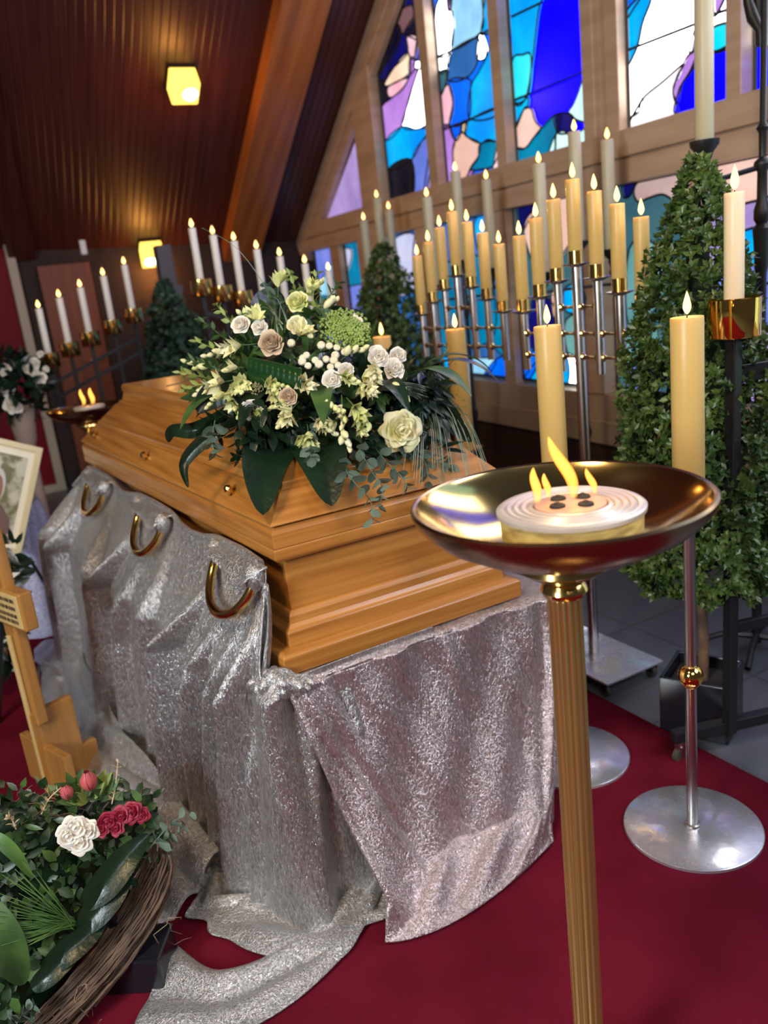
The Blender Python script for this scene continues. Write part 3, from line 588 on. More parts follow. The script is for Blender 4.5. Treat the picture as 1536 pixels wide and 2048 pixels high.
wside = np.clip((zt-0.640)/0.25, 0, 1)                  # 1 where the cloth hangs from the coffin, 0 where it only covers the bier
tx_ = np.where(su < sc_, np.minimum(np.array([side_x(y) for y in ey_])-0.012, 0.62), ex_); tX = ex_+(tx_-ex_)*wside; tY = ey_ - 0.0*wside
VB = 0.30; V = np.linspace(0, 1.24, NV); U2, V2 = np.meshgrid(su, V)
CR = [([(s2-0.165, 0.05), (s2-0.27, 0.20), (s2-0.40, 0.34), (s2-0.43, 0.6), (s2-0.42, 1.0)], 0.050, 0.055), ([(s2-0.02, 0.14), (s2-0.10, 0.30), (s2-0.18, 0.5), (s2-0.20, 1.0)], 0.045, 0.030),
      ([(s2+0.165, 0.06), (s2+0.14, 0.25), (s2+0.10, 0.5), (s2+0.08, 1.0)], 0.040, 0.028), ([(s1-0.165, 0.08), (s1-0.25, 0.20), (s1-0.36, 0.33), (s1-0.37, 0.7), (s1-0.35, 1.0)], 0.042, 0.060),
      ([(s1-0.06, 0.16), (s1-0.15, 0.33), (s1-0.20, 0.6), (s1-0.20, 1.0)], 0.032, 0.042), ([(s1+0.05, 0.14), (s1-0.02, 0.36), (s1-0.07, 0.6), (s1-0.09, 1.0)], 0.026, 0.040), ([(s1+0.14, 0.10), (s1+0.10, 0.34), (s1+0.05, 0.6), (s1+0.03, 1.0)], 0.028, 0.050),
      ([(s3-0.165, 0.05), (s3-0.24, 0.2), (s3-0.30, 0.34), (s3-0.31, 1.0)], 0.055, 0.060), ([(s3-0.42, 0.0), (s3-0.46, 0.4), (s3-0.46, 1.0)], 0.07, 0.05), ([(s3+0.165, 0.06), (s3+0.20, 0.4), (s3+0.16, 1.0)], 0.050, 0.03), ([(s3+0.34, 0.3), (s3+0.33, 0.6), (s3+0.32, 1.0)], 0.03, 0.022),
      ([(sc_+0.02, 0.0), (sc_+0.0, 0.4), (sc_+0.03, 1.0)], 0.034, 0.034), ([(sc_+0.10, 0.0), (sc_+0.09, 0.4), (sc_+0.05, 1.0)], 0.020, 0.024), ([(sc_+0.20, 0.25), (sc_+0.21, 0.5), (sc_+0.26, 1.0)], 0.036, 0.030), ([(sc_-0.10, 0.1), (sc_-0.11, 0.5), (sc_-0.12, 1.0)], 0.022, 0.024)]
D = np.zeros_like(U2)
for pts, w, h in CR:
    pts = np.array(pts); sc = np.interp(V2, pts[:, 1], pts[:, 0]); dd_ = (U2-sc)/(w*(0.6+0.7*np.clip(V2, 0, 1)))
    amp = np.clip((V2-pts[0, 1])/0.22, 0, 1)**1.3*(1-0.35*np.clip(V2-0.6, 0, 1))
    D += 1.3*h*amp*(np.exp(-np.abs(dd_)**1.6) - 0.42*np.exp(-((dd_-1.7)/0.75)**2))
D += fold_noise(U2, V2*0.6, 3)*0.045*np.clip(V2*1.6-0.1, 0.02, 1)
slope = np.clip(V2/VB, 0, 1); slope = slope**1.5; bulge = 0.012*np.sin(slope*PI)*wside[None, :]
Vc = np.clip(V2, 0, 1); lie = np.clip(V2-1.0, 0, None)/0.24
flare = 0.055*np.clip((V2-VB)/0.7, 0, 1)**1.2
reach = np.interp(U2, [0, 0.3, s3, s2, s1-0.2, sc_-0.1, sc_+0.15, LEN], [0.06, 0.08, 0.08, 0.06, 0.06, 0.14, 0.12, 0.04])
out = flare + D + bulge + lie*reach
Zs = zt[None, :] + (0.600-zt[None, :])*np.clip(V2/VB, 0, 1); Zd = 0.600*(1-np.clip((V2-VB)/(1-VB), 0, 1))
ztot = np.where(V2 < VB, Zs, Zd)
wob = np.sin(U2*19+3*np.sin(V2*9+U2*4)); blend = np.clip((V2-0.92)/0.10, 0, 1)
ztot = ztot + 0.020 + blend*np.clip(0.022*wob*np.sin(np.clip(lie, 0, 1)*PI)+0.010, 0, 1)
bx = tX[None, :]+(ex_-tX)[None, :]*slope; by = tY[None, :]+(ey_-tY)[None, :]*slope
DR = np.stack([bx+nx_[None, :]*out, by+ny_[None, :]*out, ztot], -1)
dp = thing('velvet_drape', (0.35, 2.4, 0.02), 'silver grey crushed velvet drape hanging from the coffin handles to the carpet', 'drape')
g = MB(); g.grid(DR.tolist()); g.build('cloth', silver_velvet, dp, solid=0.004, sharp=180)
i0, i1 = int(np.argmin(abs(ey_-3.70))), int(np.argmin(abs(ey_[:_ia]-1.80)))
q = MB(); q.tube([DR[0, i] + np.array([-0.004, 0, 0.004]) for i in range(i0, i1, 2)], 0.009, 8); q.build('hem_roll', silver_velvet, dp)
for y, hw in HY:                                                   # velvet wrapped over the upper part of each handle
    X = side_x(y)-0.040; g = MB(); rows = []
    for v in np.linspace(0, 1, 18):
        row = []
        for u in np.linspace(-1, 1, 34):
            near = (1-u)/2                                        # u=-1 is the end nearer the camera
            dep = (0.012+0.042*near**0.9)*(1-0.6*abs(u)**4)+0.003*sin(u*11)
            zz = 0.925 - 0.004*u*u - dep*v*1.25; a = v*PI*0.85
            row.append((X+0.026-(0.058+0.004*sin(u*7+v*4))*sin(a*0.62)**0.7, y+(hw+0.020)*u*(1-0.05*v), zz))
        rows.append(row)
    g.grid(rows); g.build('handle_wrap', silver_velvet, dp, solid=0.006, sharp=180)
    for sgn in (-1, 1):
        k_ = MB(); c_ = np.array([X-0.004, y+sgn*(hw+0.002), 0.900]); n_ = 16
        k_.grid([[c_+np.array([cos(a)*sin(t)*0.024*(1+0.12*sin(a*5+t*3)), sin(a)*sin(t)*0.024, cos(t)*0.034*(1+0.08*sin(a*3))]) for a in np.linspace(0, 2*PI, n_)] for t in np.linspace(0.02, PI-0.02, 12)]); k_.build('handle_knot', silver_velvet, dp, sharp=180)
# gathers of cloth behind the near handle and bunched at the corner
q = MB(); q.grid([[(0.604-0.055*v**2*(0.4+0.6*t) - 0.012*sin(t*14+v*2)*(0.3+0.7*v), 1.835-0.085*t-0.02*v*(1-t), 0.885-0.235*v) for t in np.linspace(0, 1, 40)] for v in np.linspace(0, 1, 16)]); q.build('gathered_end', silver_velvet, dp, solid=0.004, sharp=180)
q = MB()
for (x, y, z, r) in ((0.575, 1.735, 0.655, 0.040), (0.605, 1.715, 0.640, 0.034), (0.555, 1.765, 0.640, 0.030), (0.640, 1.712, 0.636, 0.026)):
    n = 30; q.grid([[(x+r*(1+0.35*sin(5*a+z*90))*sin(t)*cos(a), y+r*(1+0.35*sin(5*a+z*90))*sin(t)*sin(a), z+r*0.8*cos(t)) for a in np.linspace(0, 2*PI, n)] for t in np.linspace(0.05, PI*0.75, 10)])
q.build('bunched_corner', silver_velvet, dp, sharp=180)

# front cloth over the bier: flat top under the coffin, rolled edge, face with a slanting left hem
fc = thing('bier_cloth', (1.05, 1.68, 0.02), 'mauve silver crushed velvet cloth over the bier front below the coffin', 'cloth')
NUf, NVf = 200, 170; FCg = np.zeros((NVf, NUf, 3))
for j, v in enumerate(np.linspace(0, 1, NVf)):
    for i, u in enumerate(np.linspace(0, 1, NUf)):
        # left hem runs from the coffin's corner to the middle of the floor edge, right edge rounds the bier's corner
        xl = 0.598 + 0.120*v; xr = 1.435 - 0.12*v*v
        x = xl + (xr-xl)*u
        zl = 0.03
        z = 0.637*(1-v) + zl*v
        out = 0.0
        for (c, w, h, v0, v1) in ((0.035, 0.018, 0.020, 0.0, 2.0), (0.10, 0.020, 0.022, 0.0, 1.5), (0.155, 0.015, 0.009, 0.0, 0.55), (0.205, 0.014, 0.009, 0, 0.5), (0.25, 0.012, 0.008, 0, 0.4), (0.30, 0.014, 0.010, 0, 0.5), (0.345, 0.013, 0.007, 0, 0.4), (0.47, 0.016, 0.009, 0, 0.6), (0.53, 0.015, 0.011, 0, 0.65), (0.60, 0.020, 0.013, 0, 0.6), (0.935, 0.016, 0.030, 0.0, 2.4), (0.985, 0.016, 0.020, 0.0, 2.4), (0.86, 0.030, 0.010, 0.0, 2.0)):
            cc = c + (0.14*v*v+0.05*v if c < 0.4 else 0.03*v if c < 0.8 else -0.10*v*v); f_ = max(0.0, 1-(v-v0)/(v1-v0+1e-6))**1.6 if v > v0 else 0.3
            out += h*math.exp(-((u-cc)/w)**2)*(1-0.7*math.exp(-v*7))*f_
        out += (0.175-0.045*u)*v**1.5 + 0.022*math.exp(-(u/0.10)**2)*min(1, v*5) + 0.006*sin(u*23+v*9) + 0.004*sin(u*41-v*13)
        # soft broad swags towards the lower right
        out += 0.022*v*v*sin((u*1.5-v*0.9)*6.5) + 0.10*max(0, v-0.80)*sin(u*17+1.0)*u
        y = 1.706-out
        xx = x
        if u > 0.93: t = (u-0.93)/0.07; y += 0.16*t*t*(1-0.3*v); xx -= 0.02*t*t
        FCg[j, i] = (xx, y, z + 0.02*max(0, v-0.85)/0.15*sin(u*13))
top = np.zeros((26, NUf, 3))
for j, t in enumerate(np.linspace(0, 1, 26)):
    for i, u in enumerate(np.linspace(0, 1, NUf)):
        x = 0.615 + 0.82*u
        yy = 2.05 - (2.05-1.722)*min(1, t/0.8) if t < 0.8 else None
        if t < 0.8: top[j, i] = (x, yy, 0.6445+0.0025*sin(u*30+t*9)*(1 if yy < 1.74 else 0))
        else:
            a = (t-0.8)/0.2*PI/2; top[j, i] = (x, 1.722-0.016*sin(a)-0.0*u, 0.6445-0.012+0.012*cos(a))
blend = FCg[0]; top[-1] = FCg[0]; top[-2] = FCg[0]*0.6+top[-2]*0.4
g = MB(); g.grid(np.concatenate([top, FCg[1:]]).tolist()); g.build('cloth', mauve_velvet, fc, solid=0.004, sharp=180)
q = MB(); q.tube([FCg[j, 0] + np.array([0.0, -0.004, 0]) for j in range(0, NVf, 3)], 0.008, 8); q.build('left_hem', mauve_velvet, fc)
# the turned up toe of the front cloth on the carpet
toe = []
for v in np.linspace(0, 1, 26):
    row = []
    for u in np.linspace(0, 1, 70):
        a = at_z(770+u*330, 1885-195*u**1.8, 0.03); e = FCg[int((NVf-1)*0.86), int((NUf-1)*min(1, u*0.98))]
        p = e*(1-v)+a*v; p[2] = 0.03 + (e[2]-0.03)*(1-v)**1.6 + 0.035*sin(PI*v)*(0.5+0.5*sin(u*21+v*3)); row.append(p)
    toe.append(row)
g = MB(); g.grid([[tuple(p) for p in r] for r in toe]); g.build('trailing_edge', mauve_velvet, fc, solid=0.004, sharp=180)
# long tail of the drape swept round on the carpet
tail = []
inn = cr([at_z(345, 1890, 0.02), at_z(440, 1950, 0.02), at_z(560, 1900, 0.02), at_z(680, 1790, 0.02), at_z(730, 1700, 0.03)], 12)
outr = cr([at_z(250, 2120, 0.02), at_z(430, 2100, 0.02), at_z(620, 1985, 0.02), at_z(725, 1870, 0.02), at_z(770, 1770, 0.02)], 12)
for v in np.linspace(0, 1, 26):
    tail.append([tuple(inn[i]*(1-v)+outr[i]*v + np.array([0, 0, 0.008+0.026*sin(v*PI*2.0+0.5*sin(i*0.13))**2*(1-0.5*v)+0.002*sin(i*0.5+v*7)])) for i in range(len(inn))])
g = MB(); g.grid(tail); g.build('trailing_hem', silver_velvet, dp, solid=0.004, sharp=180)
pool = []
inn = cr([(0.52, 3.95, 0), (0.36, 3.6, 0), (0.34, 3.1, 0), (0.36, 2.6, 0), (0.40, 2.2, 0), (0.42, 1.95, 0)], 14); outr = cr([at_z(150, 1290, 0.02), at_z(85, 1310, 0.02), at_z(75, 1400, 0.02), at_z(110, 1520, 0.02), at_z(150, 1640, 0.02), at_z(320, 1860, 0.02)], 14)
for v in np.linspace(0, 1, 40):
    pool.append([(*(inn[i]*(1-v)+outr[i]*v)[:2], 0.014+0.10*(1-v)**2.5 + 0.040*abs(sin(v*PI*2.5+i*0.10+0.8*sin(i*0.15)))*(1-0.5*v)) for i in range(len(inn))])
g = MB(); g.grid(pool); g.build('pooled_hem', silver_velvet, dp, solid=0.004, sharp=180)

# ------------------------------------------------------------------ candles and their stands
def flame_mb(mb, c, h, r, seg=12):
    prof = [(0.15, 0.0), (0.55, 0.08), (0.9, 0.2), (1.0, 0.33), (0.86, 0.5), (0.6, 0.68), (0.3, 0.86), (0.0, 1.0)]
    mb.lathe([(a*r, z*h) for a, z in prof], c, seg)
def make_candle(R, L, wax, fh, fr, light=0.0, seg=28):
    m = MB(); m.lathe([(R*0.94, 0), (R, 0.002), (R, L-0.003), (R*0.97, L), (R*0.80, L-0.001), (R*0.4, L-0.005), (0.0, L-0.006)], (0, 0, 0), seg)
    o = m.build('candle', wax, sharp=60)
    m = MB(); m.tube([(0, 0, L-0.008), (0.001, 0, L+0.006), (0.002, 0.001, L+0.012)], 0.0015, 6); m.build('wick', wick_m, o)
    m = MB(); flame_mb(m, (0.001, 0, L+0.006), fh, fr); m.build('flame', flame_m, o)
    if light:
        l = bpy.data.lights.new('flame_light', 'POINT'); l.energy = light; l.color = (1.0, 0.58, 0.22); l.shadow_soft_size = 0.012
        lo = bpy.data.objects.new('flame_light', l); COL.objects.link(lo); lo.parent = o; lo.location = (0, 0, L+0.006+fh*0.45)
    return o
PROTO = {}
def candle(kind, base, label, group):
    spec = {'pillar': (0.0372, 0.46, wax_ivory, 0.052, 0.0095, 0.75), 'menorah': (0.0240, 0.235, wax_ivory, 0.048, 0.0095, 0.50), 'altar': (0.030, 0.50, wax_pale, 0.050, 0.012, 0.0),
            'taper': (0.0215, 0.335, wax_white, 0.048, 0.013, 0.12), 'near': (0.0255, 0.315, wax_cream, 0.062, 0.011, 0.3), 'tall': (0.030, 0.46, wax_pale, 0.05, 0.011, 0.0)}[kind]
    if kind not in PROTO: PROTO[kind] = make_candle(*spec); o = PROTO[kind]
    else: o = copy_tree(PROTO[kind])
    o.location = tuple(map(float, base)); o['label'] = label; o['category'] = 'candle'; o['group'] = group; return o

def pillar_stand(x, y, zc, label, knob):
    t = thing('candle_stand', (x, y, 0.018), label, 'candle stand', 'pillar candle stands')
    q = MB(); q.lathe([(0.0, 0.018), (0.175, 0.018), (0.180, 0.020), (0.180, 0.028), (0.176, 0.031), (0, 0.031)], (x, y, 0), 64, cap=False); q.build('base_disc', plate_m, t)
    q = MB(); q.cyl((x, y, 0.030), (x, y, zc-0.012), 0.0145, seg=20); q.lathe([(0.022, 0.031), (0.020, 0.036), (0.0146, 0.038)], (x, y, 0), 20); q.build('pole', steel, t)
    q = MB(); kz = knob; q.lathe([(0.018, kz-0.030), (0.020, kz-0.027)]+[(0.032*sin(a), kz-0.032*cos(a)) for a in np.linspace(0.6, PI-0.6, 14)]+[(0.018, kz+0.028)], (x, y, 0), 32); q.build('knob', gold, t)
    q = MB(); q.lathe([(0.016, zc-0.035), (0.020, zc-0.02), (0.045, zc-0.012), (0.068, zc-0.004), (0.071, zc+0.004), (0.066, zc+0.001), (0.040, zc-0.004), (0.0, zc-0.004)], (x, y, 0), 40); q.build('drip_pan', brass, t)
    return t
p3 = at_d(910, 657, 3.10); p4 = at_d(763, 672, 3.40)
for (x, y, ztop_, sl, cl) in ((1.548, 1.344, 1.387, 'steel candle stand with gold knob and round base, right of the fire bowl', 'thick ivory pillar candle nearest the right box tree, right of the fire bowl'),
                        (1.530, 1.805, 1.372, 'steel candle stand with round base, partly behind the fluted brass column', 'thick ivory pillar candle rising behind the burning fire bowl'),
                        (p3[0], p3[1], p3[2], 'steel candle stand hidden beside the right end of the coffin', 'thick ivory pillar candle right of the flower spray, by the grass blades'),
                        (p4[0], p4[1], p4[2], 'steel candle stand standing behind the coffin flowers', 'thick ivory pillar candle showing just its top above the coffin flowers')):
    zc = ztop_-0.46; pillar_stand(x, y, zc, sl, 0.48); candle('pillar', (x, y, zc-0.002), cl, 'thick ivory pillar candles')

# seven-branched steel candelabra on wheeled plates
POSW = ['leftmost', 'second from left', 'third from left', 'tallest central', 'third from right', 'second from right', 'rightmost']
def candelabrum(cx, cy, zc, sp, dz, label, which):
    t = thing('candelabrum', (cx, cy, 0.0), label, 'candelabrum', 'steel seven-branched candelabra')
    q = MB(); q.box((cx, cy, 0.066), (0.28, 0.43, 0.008)); q.build('base_plate', plate_m, t, smooth=False, bevel=0.001)
    for sx in (-1, 1):
        for sy in (-1, 1):
            q = MB(); px, py = cx+sx*0.115, cy+sy*0.185
            q.cyl((px, py, 0.048), (px, py, 0.062), 0.018); q.box((px-0.012, py, 0.040), (0.004, 0.022, 0.030)); q.box((px+0.012, py, 0.040), (0.004, 0.022, 0.030)); cs = q.build('caster', iron, t)
            q = MB(); q.cyl((px-0.009, py+0.006, 0.022), (px+0.009, py+0.006, 0.022), 0.022, seg=20); q.build('wheel', rubber, cs)
    zb = zc-0.235; low = zb-0.40
    for k in range(7):
        o = k-3; y = cy-sp*o; z = zb-dz*abs(o)
        q = MB(); q.cyl((cx, y, low if o else 0.07), (cx, y, z-0.036), 0.0165 if o else 0.0185, seg=18)
        if not o: q.cyl((cx, y, 0.07), (cx, y, 0.75), 0.020, seg=18); q.ball((cx-0.02, y-0.014, 0.77), 0.012); q.lathe([(0.020, 0.73), (0.022, 0.74), (0.022, 0.76), (0.0185, 0.775)], (cx, y, 0), 18)
        q.build('stem', steel, t)
        q = MB(); q.lathe([(0.0, z-0.036), (0.0255, z-0.036), (0.0255, z+0.010), (0.0247, z+0.010), (0.0247, z), (0, z)], (cx, y, 0), 24, cap=False); q.build('cup', brass, t)
        q = MB(); q.lathe([(0.014, z-0.046), (0.020, z-0.042), (0.046, z-0.034), (0.048, z-0.031), (0.042, z-0.033), (0.0, z-0.036)], (cx, y, 0), 28); q.build('drip_dish', steel, t)
        if o > -3:
            for zz in ([low+0.055, low+0.135] + ([low+0.225] if o in (0, 1) else [])):
                y1 = y+sp; q = MB()
                q.lathe([(0.015, 0.015), (0.010, 0.021), (0.0055, 0.028), (0.0055, sp-0.028), (0.010, sp-0.021), (0.015, sp-0.015)], (cx, y, zz), 12, (0, 1, 0)); q.build('crossbar', brass_dark, t)
        candle('menorah', (cx, y, z+0.0005), '%s ivory candle on the %s' % (POSW[k], which), 'ivory candles on the steel candelabra')
candelabrum(2.02, 2.217, 1.785, 0.098, 0.050, 'steel and brass seven-branched candelabrum on wheels, beside the right box tree', 'seven-branched candelabrum beside the right box tree')
candelabrum(2.193, 3.177, 1.785, 0.106, 0.054, 'steel and brass seven-branched candelabrum farther back, left of its nearer twin', 'farther seven-branched candelabrum, right of the middle box tree')

# wrought iron three-candle stands along the window wall
def iron_stand(pts, label, which, tall, names):
    A = [np.asarray(p, float) for p in pts]; c = A[1]
    t = thing('iron_candle_stand', (c[0], c[1], 0), label, 'candle stand', 'wrought iron stands')
    q = MB(); q.lathe([(0.012, 0.05), (0.020, 0.10), (0.012, 0.16), (0.012, 0.62), (0.024, 0.66), (0.013, 0.70), (0.012, A[0][2]-0.22), (0.020, A[0][2]-0.18), (0.026, A[0][2]-0.14), (0.016, A[0][2]-0.10), (0.012, c[2]-0.05)], (c[0], c[1], 0), 16); q.build('post', iron, t)
    for k in range(3):
        a = 2*PI*k/3+0.4; q = MB(); q.tube([(c[0], c[1], 0.10), (c[0]+0.10*cos(a), c[1]+0.10*sin(a), 0.085), (c[0]+0.17*cos(a), c[1]+0.17*sin(a), 0.03), (c[0]+0.20*cos(a), c[1]+0.20*sin(a), 0.012)], [0.014, 0.012, 0.010, 0.012], 8); q.build('foot', iron, t)
    zb = min(p[2] for p in A)-0.09
    q = MB(); q.tube([(A[0][0], A[0][1], zb), (c[0], c[1], zb), (A[2][0], A[2][1], zb)], 0.008, 8); q.build('arm', iron, t)
    for p, nm in zip(A, names):
        q = MB(); q.lathe([(0.0, -0.13), (0.008, -0.12), (0.012, -0.105), (0.005, -0.09), (0.009, -0.07), (0.016, -0.055), (0.012, -0.045), (0.028, -0.03), (0.046, -0.012), (0.050, 0.004), (0.046, 0.004), (0.036, -0.004), (0, -0.004)], p, 20, cap=False); q.build('holder', iron, t)
        candle(tall, p-np.array([0, 0, 0.004]), '%s pale altar candle on the iron stand %s' % (nm, which), 'pale altar candles on iron stands')
D = 3.9; tp = [at_d(1077, 326, D), at_d(1148, 262, D), at_d(1214, 278, D)]
iron_stand([p-np.array([0, 0, 0.50]) for p in tp], 'black iron three-candle stand by the window behind the right candelabrum', 'behind the right candelabrum', 'altar', ('left', 'middle', 'right'))
D = 4.8; tp = [at_d(853, 393, D), at_d(910, 342, D), at_d(972, 358, D)]
iron_stand([p-np.array([0, 0, 0.50]) for p in tp], 'black iron three-candle stand by the window behind the farther candelabrum', 'behind the farther candelabrum', 'altar', ('left', 'middle', 'right'))
D = 5.8; tp = [at_d(727, 440, D), at_d(753, 395, D), at_d(777, 418, D)]
iron_stand([p-np.array([0, 0, 0.50]) for p in tp], 'black iron three-candle stand by the window behind the middle box tree', 'behind the middle box tree', 'altar', ('left', 'middle', 'right'))

# wrought iron standing crucifix at the right edge, with a candle arm
D = 2.75; base = at_d(1525, 330, D); cx, cy = base[0], base[1]
t = thing('iron_crucifix_stand', (cx, cy, 0), 'tall black iron post with candle arm behind the right box tree, at the picture edge', 'crucifix stand')
zt_ = at_d(1525, 60, D)[2]; zk = base[2]
q = MB(); q.lathe([(0.018, 0.03), (0.018, zk-0.35), (0.022, zk-0.33), (0.026, zk-0.24), (0.030, zk-0.20), (0.018, zk-0.185), (0.026, zk-0.17), (0.026, zk-0.14), (0.017, zk-0.11), (0.016, zk-0.02), (0.028, zk), (0.026, zk+0.012), (0.012, zk+0.025), (0.013, zk+0.10), (0.022, zk+0.115), (0.011, zk+0.13), (0.012, zt_+0.9)], (cx, cy, 0), 18); q.build('post', iron, t)
for k in range(4):
    a = PI/2*k+0.5; q = MB(); q.tube([(cx, cy, 0.06), (cx+0.12*cos(a), cy+0.12*sin(a), 0.05), (cx+0.20*cos(a), cy+0.20*sin(a), 0.012)], [0.016, 0.012, 0.012], 8); q.build('foot', iron, t)
hp = at_d(1409, 300, D); q = MB(); q.tube([(cx, cy, zk-0.004), (hp[0]*0.5+cx*0.5, hp[1]*0.5+cy*0.5, zk-0.02), (hp[0], hp[1], zk-0.035)], 0.009, 8); q.build('arm', iron, t)
hp = np.array([hp[0], hp[1], at_d(1409, 284, D)[2]])
q = MB(); q.lathe([(0.0, -0.085), (0.010, -0.08), (0.020, -0.06), (0.028, -0.035), (0.046, -0.012), (0.048, 0.004), (0.042, 0.004), (0.032, -0.004), (0, -0.004)], hp, 20, cap=False); q.build('holder', iron, t)
candle('tall', hp-np.array([0, 0, 0.004]), 'tall pale altar candle on the iron arm above the right box tree', 'pale altar candles on iron stands')
# the cast figure's lower legs and feet on the upper post
q = MB(); f0 = at_d(1497, 6, D-0.03); f1 = at_d(1506, 36, D-0.03); f2 = at_d(1520, 62, D-0.04); f3 = at_d(1521, 92, D-0.04)
q.tube([f0+np.array([0.01, 0, 0.30]), f0+np.array([0.005, 0, 0.12]), f0, f1, f2, f3], [0.034, 0.030, 0.017, 0.021, 0.013, 0.010], 12)
q.tube([f0+np.array([0.07, -0.02, 0.30]), f0+np.array([0.045, -0.02, 0.12]), f0+np.array([0.03, -0.015, 0.0]), f1+np.array([0.022, -0.01, 0.0]), f2+np.array([0.01, 0.012, 0.01]), f3+np.array([0.006, 0.012, 0.004])], [0.034, 0.030, 0.017, 0.021, 0.013, 0.010], 12)
q.build('cast_legs', iron, t)

# black rolling stands with white candles in brass cups
cupp = [(0.0, 0), (0.066, 0), (0.068, 0.003), (0.068, 0.100), (0.072, 0.103), (0.066, 0.103), (0.065, 0.098), (0.065, 0.05), (0.02, 0.05), (0.0, 0.05)]
bs = thing('black_candle_rack', (2.06, 1.47, 0.0), 'black wheeled candle rack with brass cups at the right picture edge', 'candle rack')
PB = np.array([1.938, 1.535, 0.0]); CU = np.array([1.925, 1.515, 1.350])
dirb = nrm((0.96, -0.28, 0))
q = MB(); q.bar((PB[0], PB[1], 0.07), (CU[0]-0.0, CU[1]+0.0, 1.30), 0.032, 0.032); q.build('post', iron, bs, smooth=False, bevel=0.003)
PB2 = PB+dirb*0.30
q = MB(); q.bar((PB2[0], PB2[1], 0.07), (PB2[0], PB2[1], 1.42), 0.032, 0.032); q.build('post', iron, bs, smooth=False, bevel=0.003)
for z, w in ((1.185, 0.05), (0.425, 0.035)):
    q = MB(); q.bar((PB[0], PB[1], z), (PB2[0]+0.2, PB2[1]-0.06, z), 0.020, w); q.build('rail', iron, bs, smooth=False, bevel=0.003)
ft = np.array([1.760, 1.600, 0.095]); q = MB(); q.bar(ft, PB+dirb*0.32+np.array([0, 0, 0.095]), 0.036, 0.036); q.build('foot_bar', iron, bs, smooth=False, bevel=0.003)
for c in (ft+nrm(PB-ft)*0.03*np.array([1, 1, 0]), PB+dirb*0.30):
    q = MB(); q.cyl((c[0], c[1], 0.055), (c[0], c[1], 0.078), 0.016); q.box((c[0], c[1]-0.012, 0.045), (0.026, 0.004, 0.036)); q.box((c[0], c[1]+0.012, 0.045), (0.026, 0.004, 0.036)); cs = q.build('caster', steel, bs)
    q = MB(); q.cyl((c[0]-0.004, c[1]-0.009, 0.027), (c[0]-0.004, c[1]+0.009, 0.027), 0.026, seg=20); q.build('wheel', rubber, cs)
def cup(parent, c, m=brass, s=1.0):
    q = MB(); q.lathe([(r*s, z*s) for r, z in cupp], c, 36, cap=False); return q.build('cup', m, parent)
CB = CU-np.array([0, 0, 0.060]); cup(bs, CB, gold)
candle('near', CB+np.array([0, 0, 0.051]), 'cream candle in the brass cup of the black rack, right of the right box tree', 'candles of the black racks')
C2 = np.array([PB2[0]+0.005, PB2[1], 1.395]); cup(bs, C2, gold)
candle('near', C2+np.array([0, 0, 0.051]), 'cream candle cut off by the right picture edge', 'candles of the black racks')
def rack(name, label, Y, tips, cups, ord_names, which, bars):
    Cs = [at_y(x, y, Y) for x, y in cups]; mid = Cs[len(Cs)//2]
    t = thing(name, (mid[0], Y, 0), label, 'candle rack')
    for c in Cs:
        cup(t, c, brass, 0.92)
    for i, c in enumerate(Cs):
        q = MB(); lo = c[2]-0.34 if i != len(Cs)//2 else 0.06
        q.bar((c[0], Y, lo), (c[0], Y, c[2]+0.004), 0.022, 0.022); q.build('post', iron, t, smooth=False)
    for dz in (0.10, 0.20):
        q = MB(); q.bar(Cs[0]-np.array([0, 0.014, dz]), Cs[-1]-np.array([0, 0.014, dz]), 0.008, 0.024); q.build('rail', iron, t, smooth=False)
    q = MB(); q.bar((mid[0]-0.35, Y, 0.06), (mid[0]+0.35, Y, 0.06), 0.04, 0.03); q.bar((mid[0], Y-0.25, 0.06), (mid[0], Y+0.25, 0.06), 0.04, 0.03)
    for dx, dy in ((-0.33, 0), (0.33, 0), (0, -0.23), (0, 0.23)): q.cyl((mid[0]+dx-0.012, Y+dy, 0.022), (mid[0]+dx+0.012, Y+dy, 0.022), 0.022)
    q.build('foot', iron, t, smooth=False)
    for c, nm in zip(Cs, ord_names):
        candle('taper', c+np.array([0, 0, 0.046]), nm, 'candles of the black racks')
rack('black_candle_rack', 'black candle rack with five brass cups rising to the right, before the brown door', 5.9, None, [(103, 735), (143, 713), (184, 692), (229, 668), (270, 645)],
     ['lowest white candle, leftmost on the rack before the brown door', 'white candle second from left on the rack before the brown door', 'middle white candle on the rack before the brown door', 'white candle fourth from left on the rack before the brown door', 'highest white candle, rightmost on the rack before the brown door'], '', True)
rack('black_candle_rack', 'black candle rack with cups falling to the right, behind the flower spray', 4.9, None, [(406, 592), (447, 604), (488, 614), (532, 628), (577, 640), (626, 652), (672, 664)],
     ['tallest white candle at the left end of the rack behind the flowers', 'white candle second from left on the rack behind the flowers', 'white candle third from left on the rack behind the flowers', 'white candle fourth from left on the rack behind the flowers', 'white candle third from right on the rack behind the flowers', 'white candle second from right on the rack behind the flowers', 'lowest white candle at the right end of the rack behind the flowers'], '', True)

